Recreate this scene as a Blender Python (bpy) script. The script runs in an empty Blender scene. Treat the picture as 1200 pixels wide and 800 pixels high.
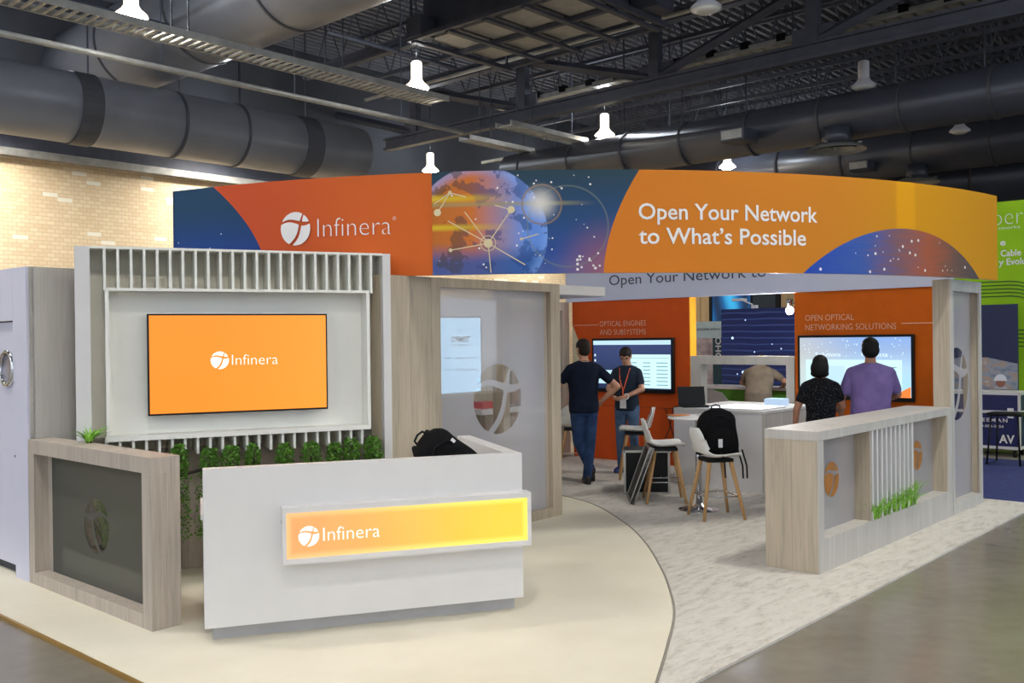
import bpy, math, random
from math import sin, cos, pi, sqrt, atan2, hypot
from mathutils import Vector, Matrix
random.seed(7)
S = bpy.context.scene
COL = S.collection
# ------------------------------------------------------------------ camera
cd = bpy.data.cameras.new('camera'); cam = bpy.data.objects.new('camera', cd); COL.objects.link(cam)
PITCH, ROLL, FPX = 0.00287, 0.01179, 1119.4
cd.sensor_width = 36; cd.lens = FPX/1200*36; cd.clip_end = 200; cd.clip_start = .05
cam.matrix_world = Matrix.Translation((0, 0, 1.75)) @ Matrix.Rotation(pi/2-PITCH, 4, 'X') @ Matrix.Rotation(-ROLL, 4, 'Z')
S.camera = cam
# ------------------------------------------------------------------ view, world
S.view_settings.view_transform = 'Standard'; S.view_settings.look = 'None'
S.view_settings.gamma = 1; S.view_settings.use_curve_mapping = False
S.view_settings.exposure = 0.35
W = bpy.data.worlds.new('world'); S.world = W; W.use_nodes = True
W.node_tree.nodes['Background'].inputs[0].default_value = (.80, .88, 1, 1)
W.node_tree.nodes['Background'].inputs[1].default_value = 1.05
# ------------------------------------------------------------------ frames
BR = .8354                                   # booth axes: u = right/back, w = left/back
CB, SB = cos(BR), sin(BR)
def uw(u, w, z=0): return Vector((CB*u-SB*w, SB*u+CB*w, z))
# hall lamps (their light plus an added ceiling fill; the lamp bodies are built below)
LAMP_POWER = 560
def lamp_light(loc, power, col=(1, .95, .86), size=.42):
    l = bpy.data.lights.new('lamp_light', 'AREA'); l.shape = 'DISK'; l.size = size; l.energy = power; l.color = col
    l.spread = math.radians(150)
    o = bpy.data.objects.new('lamp_light', l); COL.objects.link(o); o.location = loc; return o
LIT = [(7.63, 15.4), (14.04, 15.4), (20.85, 15.4), (27.6, 15.5), (21.2, 22.65), (7.6, 22.65), (34.2, 15.5), (14.2, 22.65),
       (.8, 1.15), (-5.9, 1.15), (-5.9, 8.3), (.8, -6.0), (7.6, -6.0), (7.6, 1.15), (14.2, 1.15), (-12, 1.15), (20.9, 1.15), (.8, 8.3), (.8, 15.4), (-5.9, 15.4), (27.6, 22.65), (.8, 22.65)]  # some unseen lamps near the end added to brighten the left side
DARK = [(20.88, 8.34), (27.3, 8.3), (14.04, 8.25), (34.1, 8.67)]
for (u, w) in LIT:
    near = w < 9 and u < 10
    up = bpy.data.lights.new('ceiling_fill_light', 'POINT'); up.energy = 60; up.color = (.85, .92, 1); up.shadow_soft_size = .15  # added point light above each lamp, lifts the dark ceiling
    uo = bpy.data.objects.new('ceiling_fill_light', up); COL.objects.link(uo); uo.location = uw(u, w, 8.0)
    lamp_light(uw(u, w, 7.17), LAMP_POWER*(2.6 if w > 20 else 1.45 if near else .8), (.74, .82, 1) if u < -3 else (1, .965, .90))

# ------------------------------------------------------------------ materials
def lin(c):
    if isinstance(c, str):
        c = c.lstrip('#'); c = tuple(int(c[i:i+2], 16) for i in (0, 2, 4))
    r = []
    for v in c:
        v /= 255; r.append(v/12.92 if v <= .04045 else ((v+.055)/1.055)**2.4)
    return (*r, 1)
class NT:
    def __init__(s, name):
        s.m = bpy.data.materials.new(name); s.m.use_nodes = True; s.t = s.m.node_tree; s.n = s.t.nodes
        s.b = s.n['Principled BSDF']; s.out = s.n['Material Output']
    def L(s, a, b): s.t.links.new(a, b)
    def put(s, sock, v):
        if isinstance(v, bpy.types.NodeSocket): s.L(v, sock)
        else: sock.default_value = v
    def math(s, op, a, b=0.0, c=0.0, clamp=False):
        k = s.n.new('ShaderNodeMath'); k.operation = op; k.use_clamp = clamp
        s.put(k.inputs[0], a); s.put(k.inputs[1], b); s.put(k.inputs[2], c); return k.outputs[0]
    def mix(s, f, a, b, mode='MIX'):
        k = s.n.new('ShaderNodeMix'); k.data_type = 'RGBA'; k.blend_type = mode
        s.put(k.inputs[0], f); s.put(k.inputs[6], a); s.put(k.inputs[7], b); return k.outputs[2]
    def ramp(s, f, stops, interp='LINEAR'):
        k = s.n.new('ShaderNodeValToRGB'); r = k.color_ramp; r.interpolation = interp
        while len(r.elements) < len(stops): r.elements.new(.5)
        for el, (p, c) in zip(r.elements, stops): el.position = p; el.color = c
        s.put(k.inputs[0], f); return k.outputs[0]
    def coord(s, which='Object', scale=(1, 1, 1), loc=(0, 0, 0), rot=(0, 0, 0)):
        k = s.n.new('ShaderNodeTexCoord'); m = s.n.new('ShaderNodeMapping'); s.L(k.outputs[which], m.inputs[0])
        m.inputs['Scale'].default_value = scale; m.inputs['Location'].default_value = loc; m.inputs['Rotation'].default_value = rot
        return m.outputs[0]
    def xyz(s, v):
        k = s.n.new('ShaderNodeSeparateXYZ'); s.L(v, k.inputs[0]); return k.outputs
    def noise(s, v, scale, detail=3, rough=.5, dist=0):
        k = s.n.new('ShaderNodeTexNoise'); s.L(v, k.inputs['Vector']); k.inputs['Scale'].default_value = scale
        k.inputs['Detail'].default_value = detail; k.inputs['Roughness'].default_value = rough; k.inputs['Distortion'].default_value = dist
        return k.outputs[0]
    def bump(s, h, strength=.2, dist=.01):
        k = s.n.new('ShaderNodeBump'); k.inputs['Strength'].default_value = strength; k.inputs['Distance'].default_value = dist
        s.L(h, k.inputs['Height']); s.L(k.outputs[0], s.b.inputs['Normal'])
    def smooth(s, v, lo, hi):
        k = s.n.new('ShaderNodeMapRange'); k.interpolation_type = 'SMOOTHSTEP'
        s.put(k.inputs[0], v); k.inputs[1].default_value = lo; k.inputs[2].default_value = hi; return k.outputs[0]
    def base(s, c, rough=.5, metal=0, spec=.5):
        s.put(s.b.inputs['Base Color'], c); s.b.inputs['Roughness'].default_value = rough
        s.b.inputs['Metallic'].default_value = metal; s.b.inputs['Specular IOR Level'].default_value = spec
    def emit(s, c, st):
        s.put(s.b.inputs['Emission Color'], c); s.b.inputs['Emission Strength'].default_value = st
def plain(name, c, rough=.5, metal=0, spec=.5, var=.06, vs=6):
    t = NT(name); c = lin(c)
    n = t.noise(t.coord(), vs, 3)
    d = tuple(x*(1-var) for x in c[:3])+(1,); e = tuple(min(1, x*(1+var)) for x in c[:3])+(1,)
    t.base(t.ramp(n, [(.3, d), (.7, e)]), rough, metal, spec); return t.m
def glow(name, c, st):
    t = NT(name); t.base((0, 0, 0, 1), .4); t.emit(lin(c), st); return t.m
def wood(name, c, dark=.80, scale=1.0, spec=.35):
    t = NT(name); c = lin(c); v = t.coord(scale=(22*scale, 22*scale, .9*scale))
    n1 = t.noise(v, 2.2, 5, .6, .6); n2 = t.noise(t.coord(scale=(5, 5, .35)), 1.6, 2)
    n3 = t.noise(t.coord(scale=(90, 90, 2)), 2, 2)
    f = t.math('ADD', t.math('MULTIPLY', n1, .55), t.math('ADD', t.math('MULTIPLY', n2, .35), t.math('MULTIPLY', n3, .1)))
    dk = tuple(x*dark for x in c[:3])+(1,); lt = tuple(min(1, x*1.16) for x in c[:3])+(1,)
    t.base(t.ramp(f, [(.33, dk), (.5, c), (.66, lt)]), .5, 0, spec); t.bump(n1, .05, .003); return t.m

M = {}
M['wood'] = wood('grey_ash_laminate', '#b0a598', .72)
M['woodcool'] = wood('pale_ash_laminate', '#bcb8b1', .86)
M['woodwarm'] = wood('warm_ash_laminate', '#b5a894', .72)
M['oak'] = wood('oak_leg_wood', '#c49a68', .78, 2)
M['white'] = plain('white_laminate', '#d6d4d2', .42, var=.015)
M['whitecoollit'] = plain('cool_lit_white_laminate', '#c9c9d9', .42, var=.015)  # white laminate with the cool light from the left tinted into its colour
M['whitewarm'] = plain('warm_white_paint', '#ecebe2', .5, var=.015)
M['backpanel'] = plain('taupe_back_panel', '#e3dfd0', .55, var=.03)
M['gapshade'] = plain('gap_shade', '#3a3a40', .8)
M['black'] = plain('black_plastic', '#08090b', .45, spec=.3)
M['blackfab'] = plain('black_nylon', '#08080a', .85, spec=.2, var=.3, vs=30)
M['strap'] = plain('black_webbing', '#0d0d10', .7, spec=.25)
M['chrome'] = plain('chrome', '#d8d8da', .12, 1, var=.01)
M['alu'] = plain('brushed_aluminium', '#b9b6ae', .32, 1, var=.06)
M['shell'] = plain('white_plastic_shell', '#e9e7e2', .35, var=.01)
M['ceil'] = plain('ceiling_black_paint', '#72757e', .65, var=.12, vs=2)
M['steel'] = plain('painted_dark_steel', '#4a4d59', .55, var=.15, vs=3)
M['steellt'] = plain('grey_galvanised_steel', '#aaa9a4', .45, .2, var=.2, vs=4)
M['duct'] = plain('dark_painted_duct', '#474a55', .33, .1, var=.1, vs=1.2)
M['ductleft'] = plain('mid_grey_duct', '#8a8d96', .36, .1, var=.1, vs=1.2)
M['ductseam'] = plain('duct_seam', '#4a4a50', .5)
M['unitpan'] = plain('unit_underside_panel', '#b5b2aa', .6, var=.12)
M['lampwhite'] = plain('lamp_white_enamel', '#d9d8e0', .4, var=.02)
M['lampon'] = glow('lamp_lens_lit', '#fff4df', 40)
M['lampglow'] = glow('lamp_body_glow', '#fff0d8', 2.5)
M['lampoff'] = plain('lamp_lens_off', '#dedcd2', .3, var=.01)
M['orange'] = plain('orange_wall_fabric', '#c65d0c', .7, spec=.2, var=.05)
M['orangered'] = plain('red_orange_wall_fabric', '#c9511a', .7, spec=.2, var=.04)
M['orangelit'] = plain('lit_orange_wall_edge', '#eda01c', .6)  # return of the orange wall, its light painted in as yellow
M['letter'] = plain('white_print', '#e6e4e2', .6, var=.01)
M['letterpale'] = plain('pale_print', '#e2b9a0', .6, var=.01)
M['letterdark'] = plain('dark_slate_print', '#39404d', .6, var=.02)
M['band'] = plain('pale_header_lining', '#c3c7dc', .6, var=.015)
M['skin'] = plain('skin', '#b9876b', .5, var=.06, vs=12)
M['skin2'] = plain('tanned_skin', '#a5735a', .5, var=.06, vs=12)
M['hair'] = plain('black_hair', '#0d0b0a', .6, spec=.25, var=.4, vs=60)
M['hairbr'] = plain('brown_hair', '#1f1712', .6, spec=.25, var=.4, vs=60)
M['eye'] = plain('dark_eye', '#1c1512', .2)
M['lip'] = plain('lip', '#8e5148', .5)
M['navytee'] = plain('navy_cotton', '#131a2b', .85, spec=.15, var=.2, vs=18)
M['slatetee'] = plain('slate_blue_cotton', '#232d3a', .85, spec=.15, var=.2, vs=18)
M['purple'] = plain('purple_cotton', '#7c6aa0', .85, spec=.15, var=.14, vs=9)
M['greytee'] = plain('taupe_cotton', '#7c7162', .85, spec=.15, var=.16, vs=9)
M['jeans'] = plain('blue_denim', '#2c4063', .85, spec=.15, var=.3, vs=9)
M['jeans2'] = plain('faded_denim', '#4b6280', .85, spec=.15, var=.3, vs=9)
M['darktrousers'] = plain('charcoal_trousers', '#1f2025', .85, spec=.15, var=.2)
M['shoe'] = plain('dark_brown_shoe', '#2b2320', .5)
M['shoeblue'] = plain('blue_shoe', '#1f3470', .55)
M['lanyard'] = plain('orange_lanyard', '#e2613a', .6)
M['green'] = plain('lime_green_fabric', '#93c31f', .7, spec=.2, var=.08, vs=1.5)
M['greendk'] = plain('dark_green_line', '#2f5a1e', .7)
M['navy'] = plain('navy_panel', '#16224e', .55, var=.15, vs=2)
M['casenavy'] = plain('navy_case_laminate', '#1d2559', .45, var=.08)
M['kelly'] = plain('kelly_green_panel', '#4d8a2c', .5)
M['leafdk'] = plain('boxwood_leaf', '#5f9130', .5, var=.4, vs=25)
M['leaf'] = plain('grass_leaf', '#86bf3c', .45, var=.4, vs=20)
M['soil'] = plain('dark_soil', '#2c241d', .9)
M['bluecarpet'] = plain('blue_carpet', '#414877', .95, spec=.1, var=.2, vs=40)
M['paper'] = plain('white_paper', '#e4e4e4', .6, var=.01)
M['brochure'] = plain('orange_brochure', '#c97a3a', .5, var=.3, vs=15)
M['gold'] = plain('gold_print', '#cf8a3a', .35, .35, var=.12, vs=14)
M['red'] = plain('red_box', '#d6352c', .5)
M['hardhat'] = plain('white_hard_hat', '#d4d8e2', .4)
M['farwall'] = plain('dark_hall_wall', '#4c4e55', .8, var=.15, vs=.5)
M['oakwall'] = wood('oak_wall_panel', '#c4a67c', .85, .3)

# dots on a black blouse
t = NT('black_dotted_blouse'); vo = t.n.new('ShaderNodeTexVoronoi'); t.L(t.coord(), vo.inputs['Vector']); vo.inputs['Scale'].default_value = 80
t.base(t.mix(t.math('LESS_THAN', vo.outputs['Distance'], .2), lin('#101014'), lin('#70707a')), .8, 0, .15); M['dots'] = t.m
# concrete
t = NT('polished_concrete'); v = t.coord()
n1 = t.noise(v, .9, 5, .62); n2 = t.noise(v, 7, 4, .6); xy = t.xyz(t.coord(rot=(0, 0, -BR)))
def joint(t, x, per):
    f = t.math('PINGPONG', x, per/2); return t.math('LESS_THAN', f, .006)
j = t.math('MAXIMUM', joint(t, t.math('ADD', xy[0], .7), 4.6), joint(t, t.math('ADD', xy[1], 1.1), 4.6))
c = t.ramp(t.math('ADD', t.math('MULTIPLY', n1, .7), t.math('MULTIPLY', n2, .3)), [(.3, lin('#716a5e')), (.5, lin('#7d766a')), (.7, lin('#888176'))])
t.base(t.mix(j, c, lin('#3c372f')), .2, 0, .5)
t.put(t.b.inputs['Roughness'], t.ramp(n2, [(.3, (.12,)*3+(1,)), (.7, (.22,)*3+(1,))])); M['concrete'] = t.m
# cream vinyl with faint mottling
t = NT('cream_vinyl'); n = t.noise(t.coord(), 1.4, 5, .6)
t.base(t.ramp(n, [(.3, lin('#ddd5c0')), (.7, lin('#e8e1ce'))]), .45, 0, .3); M['vinyl'] = t.m
# grey carpet with stony mottling
t = NT('stone_grey_carpet'); v = t.coord(scale=(1, 1, 1), rot=(0, 0, .5)); n = t.noise(t.coord(scale=(2, 6, 1), rot=(0, 0, .25)), 2.6, 7, .72); n2 = t.noise(v, 160, 2); n3 = t.noise(v, .9, 3)
f = t.math('ADD', t.math('MULTIPLY', n, .75), t.math('ADD', t.math('MULTIPLY', n2, .12), t.math('MULTIPLY', n3, .13)))
t.base(t.ramp(f, [(.30, lin('#8f897f')), (.41, lin('#b9b3a9')), (.5, lin('#cbc6bd')), (.7, lin('#d6d2ca'))]), .95, 0, .1); t.bump(n2, .3, .004); M['carpet'] = t.m
# brick with pale glazed blocks
t = NT('beige_brick'); v = t.xyz(t.coord()); cb = t.n.new('ShaderNodeCombineXYZ'); t.L(v[0], cb.inputs[0]); t.L(v[2], cb.inputs[1])
bk = t.n.new('ShaderNodeTexBrick'); t.L(cb.outputs[0], bk.inputs['Vector']); bk.inputs['Scale'].default_value = 1
bk.inputs['Brick Width'].default_value = .2; bk.inputs['Row Height'].default_value = .1; bk.inputs['Mortar Size'].default_value = .008
bk.inputs['Color1'].default_value = lin('#f2dcb8'); bk.inputs['Color2'].default_value = lin('#e8cda4'); bk.inputs['Mortar'].default_value = lin('#d6bf9a')
px_ = t.math('FLOOR', t.math('DIVIDE', t.math('ADD', v[0], t.math('MULTIPLY', t.math('FLOOR', t.math('DIVIDE', v[2], .1)), .0)), .36)); pz_ = t.math('FLOOR', t.math('DIVIDE', v[2], .1))
c2 = t.n.new('ShaderNodeCombineXYZ'); t.L(px_, c2.inputs[0]); t.L(pz_, c2.inputs[1])
wn = t.n.new('ShaderNodeTexWhiteNoise'); wn.noise_dimensions = '2D'; t.L(c2.outputs[0], wn.inputs['Vector'])
t.base(t.mix(t.math('GREATER_THAN', wn.outputs[0], .955), bk.outputs[0], lin('#faf2e0')), .6, 0, .3); M['brick'] = t.m
# glass and frosted film
def glass(name, tint, dif, trans, gloss, rough=.02):
    t = NT(name); t.n.remove(t.b)
    tr = t.n.new('ShaderNodeBsdfTransparent'); tr.inputs[0].default_value = (1, 1, 1, 1)
    df = t.n.new('ShaderNodeBsdfDiffuse'); df.inputs[0].default_value = lin(tint)
    tl = t.n.new('ShaderNodeBsdfTranslucent'); tl.inputs[0].default_value = lin(tint)
    gl = t.n.new('ShaderNodeBsdfGlossy'); gl.inputs['Roughness'].default_value = rough; gl.inputs[0].default_value = (1, 1, 1, 1)
    m0 = t.n.new('ShaderNodeMixShader'); m0.inputs[0].default_value = .4; t.L(df.outputs[0], m0.inputs[1]); t.L(tl.outputs[0], m0.inputs[2])
    m1 = t.n.new('ShaderNodeMixShader'); m1.inputs[0].default_value = trans; t.L(m0.outputs[0], m1.inputs[1]); t.L(tr.outputs[0], m1.inputs[2])
    m2 = t.n.new('ShaderNodeMixShader'); m2.inputs[0].default_value = gloss; t.L(m1.outputs[0], m2.inputs[1]); t.L(gl.outputs[0], m2.inputs[2])
    t.L(m2.outputs[0], t.out.inputs[0]); return t.m
M['glass'] = glass('clear_glass', '#ffffff', 0, 1.0, .10)
M['film'] = glass('frosted_film', '#d2d3da', .6, .22, .11, .004)
M['filmlt'] = glass('light_frosted_film', '#c4c2c4', .6, .22, .07, .04)

# ------------------------------------------------------------------ mesh helper
class MB:
    def __init__(s): s.v = []; s.f = []
    def add(s, vs, fs):
        o = len(s.v); s.v += [tuple(p) for p in vs]; s.f += [tuple(i+o for i in f) for f in fs]; return s
    def box(s, x0, y0, z0, x1, y1, z1, xf=None):
        vs = [(x, y, z) for z in (z0, z1) for y in (y0, y1) for x in (x0, x1)]
        if xf: vs = [xf(Vector(p)) for p in vs]
        return s.add(vs, [(0, 2, 3, 1), (4, 5, 7, 6), (0, 1, 5, 4), (1, 3, 7, 5), (3, 2, 6, 7), (2, 0, 4, 6)])
    def prism(s, poly, a, b, ax='z'):
        n = len(poly); P = lambda p, h: {'z': (p[0], p[1], h), 'y': (p[0], h, p[1]), 'x': (h, p[0], p[1])}[ax]
        return s.add([P(p, a) for p in poly]+[P(p, b) for p in poly],
                     [tuple(range(n))[::-1], tuple(range(n, 2*n))]+[(i, (i+1) % n, n+(i+1) % n, n+i) for i in range(n)])
    def rings(s, R, cap=True, closed=False):
        n = len(R[0]); o = len(s.v); s.v += [tuple(p) for r in R for p in r]; m = len(R)
        for i in range(m if closed else m-1):
            a, b = o+i*n, o+((i+1) % m)*n
            for k in range(n): s.f.append((a+k, a+(k+1) % n, b+(k+1) % n, b+k))
        if cap and not closed:
            s.f.append(tuple(o+k for k in range(n))[::-1]); s.f.append(tuple(o+(m-1)*n+k for k in range(n)))
        return s
    def tube(s, pts, r, n=8, closed=False):
        pts = [Vector(p) for p in pts]; rr = r if isinstance(r, (list, tuple)) else [r]*len(pts); R = []; m = len(pts)
        up = None
        for i, p in enumerate(pts):
            if closed: d = pts[(i+1) % m]-pts[i-1]
            else: d = pts[min(i+1, m-1)]-pts[max(i-1, 0)]
            d.normalize()
            if up is None: up = Vector((0, 0, 1)) if abs(d.z) < .9 else Vector((1, 0, 0))
            a = d.cross(up).normalized(); b = a.cross(d).normalized(); up = b
            R.append([p+a*(rr[i]*cos(2*pi*k/n))+b*(rr[i]*sin(2*pi*k/n)) for k in range(n)])
        return s.rings(R, True, closed)
    def lathe(s, prof, c=(0, 0, 0), n=24, cap=True):
        return s.rings([[(c[0]+r*cos(2*pi*k/n), c[1]+r*sin(2*pi*k/n), c[2]+z) for k in range(n)] for r, z in prof], cap)
    def capsule(s, p0, r0, p1, r1, n=12, h=4):
        p0, p1 = Vector(p0), Vector(p1); d = p1-p0
        d = d.normalized() if d.length > 1e-6 else Vector((0, 0, 1))
        up = Vector((0, 0, 1)) if abs(d.z) < .9 else Vector((1, 0, 0)); a = d.cross(up).normalized(); b = a.cross(d).normalized(); R = []
        for i in range(h+1):
            t = -pi/2+pi/2*i/h; R.append((p0+d*(r0*sin(t)), max(r0*cos(t), r0*.04)))
        for i in range(h+1):
            t = pi/2*i/h; R.append((p1+d*(r1*sin(t)), max(r1*cos(t), r1*.04)))
        return s.rings([[c+a*(r*cos(2*pi*k/n))+b*(r*sin(2*pi*k/n)) for k in range(n)] for c, r in R])
    def ell(s, c, r, n=16, m=10, xf=None):
        R = []
        for i in range(m+1):
            t = -pi/2+pi*i/m; q = max(cos(t), .03)
            ring = [Vector((c[0]+r[0]*q*cos(2*pi*k/n), c[1]+r[1]*q*sin(2*pi*k/n), c[2]+r[2]*sin(t))) for k in range(n)]
            R.append([xf(p) for p in ring] if xf else ring)
        return s.rings(R)
    def build(s, name, mat, parent=None, smooth=False, bev=0, kind=None, label=None):
        me = bpy.data.meshes.new(name); me.from_pydata(s.v, [], s.f); me.update()
        o = bpy.data.objects.new(name, me); COL.objects.link(o)
        if mat: me.materials.append(mat)
        if smooth: me.polygons.foreach_set('use_smooth', [True]*len(me.polygons))
        if parent: o.parent = parent
        if bev:
            b = o.modifiers.new('bevel', 'BEVEL'); b.width = bev; b.segments = 2; b.limit_method = 'ANGLE'
        if kind: o['kind'] = kind
        if label: o['label'] = label
        return o
def box(name, mat, parent, *a, **k): return MB().box(*a).build(name, mat, parent, **k)
def tag(o, label, cat, group=None, kind=None):
    o['label'] = label; o['category'] = cat
    if group: o['group'] = group
    if kind: o['kind'] = kind
    return o
def thing(name, label, cat, loc=(0, 0, 0), rz=0, group=None):
    o = bpy.data.objects.new(name, None); COL.objects.link(o); o.empty_display_size = .1
    o.location = loc; o.rotation_euler = (0, 0, rz); return tag(o, label, cat, group)
def struct(o): o['kind'] = 'structure'; return o
def copy_tree(o, parent=None):
    c = o.copy(); COL.objects.link(c)
    if parent: c.parent = parent
    for ch in list(o.children): copy_tree(ch, c)
    return c
# ------------------------------------------------------------------ lettering and marks
def lettering(name, txt, mp, cap, mat, parent, width=None, thin=0, space=1.0, align='L'):
    cu = bpy.data.curves.new('t', 'FONT'); cu.body = txt; cu.offset = thin; cu.space_character = space; cu.resolution_u = 3
    ob = bpy.data.objects.new('t', cu); me = bpy.data.meshes.new_from_object(ob)
    hb = bpy.data.curves.new('h', 'FONT'); hb.body = 'H'; ho = bpy.data.objects.new('h', hb); hm = bpy.data.meshes.new_from_object(ho)
    ch = max(v.co.y for v in hm.vertices); x0 = min(v.co.x for v in me.vertices); x1 = max(v.co.x for v in me.vertices)
    sy = cap/ch; sx = width/(x1-x0) if width else sy
    off = {'L': 0, 'C': -(x1-x0)*sx/2, 'R': -(x1-x0)*sx}[align]
    vs = [mp((v.co.x-x0)*sx+off, v.co.y*sy) for v in me.vertices]; fs = [tuple(p.vertices) for p in me.polygons]
    bpy.data.objects.remove(ob); bpy.data.objects.remove(ho); bpy.data.meshes.remove(me); bpy.data.meshes.remove(hm)
    bpy.data.curves.remove(cu); bpy.data.curves.remove(hb)
    return MB().add(vs, fs).build(name, mat, parent)
def field(f, x0, x1, y0, y1, n, m=None):
    """polygons of the region where f > 0, edges interpolated"""
    m = m or max(4, int(n*(y1-y0)/(x1-x0))); X = [x0+(x1-x0)*i/n for i in range(n+1)]; Y = [y0+(y1-y0)*j/m for j in range(m+1)]
    F = [[f(x, y) for x in X] for y in Y]; V = {}; vs = []; fs = []
    def vid(p):
        k = (round(p[0], 6), round(p[1], 6))
        if k not in V: V[k] = len(vs); vs.append(p)
        return V[k]
    for j in range(m):
        for i in range(n):
            q = [(X[i], Y[j], F[j][i]), (X[i+1], Y[j], F[j][i+1]), (X[i+1], Y[j+1], F[j+1][i+1]), (X[i], Y[j+1], F[j+1][i])]
            if all(c[2] <= 0 for c in q): continue
            P = []
            for k in range(4):
                a, b = q[k], q[(k+1) % 4]
                if a[2] > 0: P.append(a[:2])
                if (a[2] > 0) != (b[2] > 0):
                    t = a[2]/(a[2]-b[2]); P.append((a[0]+t*(b[0]-a[0]), a[1]+t*(b[1]-a[1])))
            ids = []
            for p in P:
                d = vid(p)
                if not ids or (d != ids[-1] and d != ids[0]): ids.append(d)
            if len(ids) > 2: fs.append(tuple(ids))
    return vs, fs
def interp(x, pts):
    for (a, b), (c, d) in zip(pts, pts[1:]):
        if x <= c:
            t = (x-a)/(c-a) if c > a else 0; t = max(0, t); return b+(d-b)*t
    return pts[-1][1]
SA = [(-1, .30), (-.85, .38), (-.65, .455), (-.45, .485), (-.2, .465), (.05, .40), (.3, .32), (.55, .28), (.76, .29), (.95, .35)]
SBp = [(-1, -.40), (-.87, -.24), (-.7, -.06), (-.53, .08), (-.3, .19), (-.12, .25), (.15, .31), (.42, .37), (.65, .44), (.8, .50), (1, .6)]
def logo_f(x, y):
    d = 1-hypot(x, y); a = abs(y-interp(x, SA))-interp(x, [(-1, .05), (-.5, .075), (.1, .10), (.4, .13), (.76, .10), (1, .06)])
    b = abs(x-interp(y, SBp))-interp(y, [(-1, .16), (-.6, .12), (-.2, .085), (.3, .085), (.6, .06), (1, .04)])
    return min(d, a, b)
LOGO = field(logo_f, -1.02, 1.02, -1.02, 1.02, 44)
def logo(name, mp, r, mat, parent): return MB().add([mp(x*r, y*r) for x, y in LOGO[0]], LOGO[1]).build(name, mat, parent)
def film_with_logo(name, mat, parent, x0, x1, y0, y1, cx, cy, r, mp, n=60):
    vs, fs = field(lambda x, y: -logo_f((x-cx)/r, (y-cy)/r), cx-r*1.1, cx+r*1.1, cy-r*1.1, cy+r*1.1, 48)
    a, b, c, d = cx-r*1.1, cx+r*1.1, cy-r*1.1, cy+r*1.1; m = MB().add([mp(*p) for p in vs], fs)
    for (p, q, s, t) in ((x0, a, y0, y1), (b, x1, y0, y1), (a, b, y0, c), (a, b, d, y1)):
        if q-p > 1e-4 and t-s > 1e-4: m.add([mp(p, s), mp(q, s), mp(q, t), mp(p, t)], [(0, 1, 2, 3)])
    return m.build(name, mat, parent)
def flat(fn, *k): return fn

# ================================================================== SETTING
B3 = math.radians(0)
g = MB().box(-60, -40, -.3, 70, 70, 0).build('floor', M['concrete']); struct(g)
def booth_empty(*a, u=0, w=0, z=0, group=None): return thing(*a, uw(u, w, z), BR, group)
# booth flooring: cream vinyl inside the arc, grey carpet outside
ARC = [(3.75, 2.55), (4.12, 2.74), (4.55, 2.965), (5.13, 3.29), (5.73, 3.73), (6.2, 4.12), (6.68, 4.55), (7.15, 5.03), (7.55, 5.52), (7.83, 5.9), (8.02, 6.25), (8.14, 6.64), (8.2, 7.2), (8.2, 8.95)]
def cat(P, n=5):
    out = []
    for i in range(len(P)-1):
        p0, p1, p2, p3 = P[max(i-1, 0)], P[i], P[i+1], P[min(i+2, len(P)-1)]
        for k in range(n):
            t = k/n; out.append(tuple(.5*(2*b+(c-a)*t+(2*a-5*b+4*c-d)*t*t+(3*b-a-3*c+d)*t**3) for a, b, c, d in zip(p0, p1, p2, p3)))
    return out+[P[-1]]
arc = cat(ARC)
vin = thing('vinyl_flooring', 'cream vinyl booth floor with a curved edge, under the white reception desk', 'flooring', (0, 0, 0), BR)
MB().prism([(2.33, 2.55)]+arc+[(2.33, 8.95)], .0, .018).build('vinyl_sheet', M['vinyl'], vin)
MB().tube([(u, w, .016) for u, w in arc], .009, 6).build('edge_strip', plain('grey_edge_strip', '#8c8478', .5), vin, True)
MB().box(2.315, 2.55, 0, 2.335, 8.95, .02).build('edge_trim', plain('brass_edge_trim', '#b08a4a', .4, .5), vin)
cpt = thing('booth_carpet', 'mottled pale grey carpet between the curved vinyl edge and the polished concrete', 'carpet', (0, 0, 0), BR)
MB().prism([p for p in arc]+[(11.2, 8.95), (11.2, 3.45), (10.75, 3.45), (10.75, 2.55)], .0, .015).build('carpet_pile', M['carpet'], cpt)
# brick wall, upper dark walls
wl = MB().box(-14, 0, 0, 62, .4, 6.28).build('wall_left', M['brick']); wl.location = uw(0, 24.3); wl.rotation_euler.z = BR; struct(wl)
x = MB().box(-14, .02, 6.28, 62, .42, 11).build('upper_wall', M['farwall'], wl)
MB().box(-14, -.25, 6.26, 62, 0, 6.44).build('ledge_beam', M['steellt'], wl); MB().box(-14, -.12, 6.44, 62, 0.02, 6.8).build('ledge_web', M['steel'], wl)
wb = MB().box(0, -30, 0, .4, 22, 11).build('wall_back', M['farwall']); wb.location = uw(46, 0); wb.rotation_euler.z = BR; struct(wb)
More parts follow.
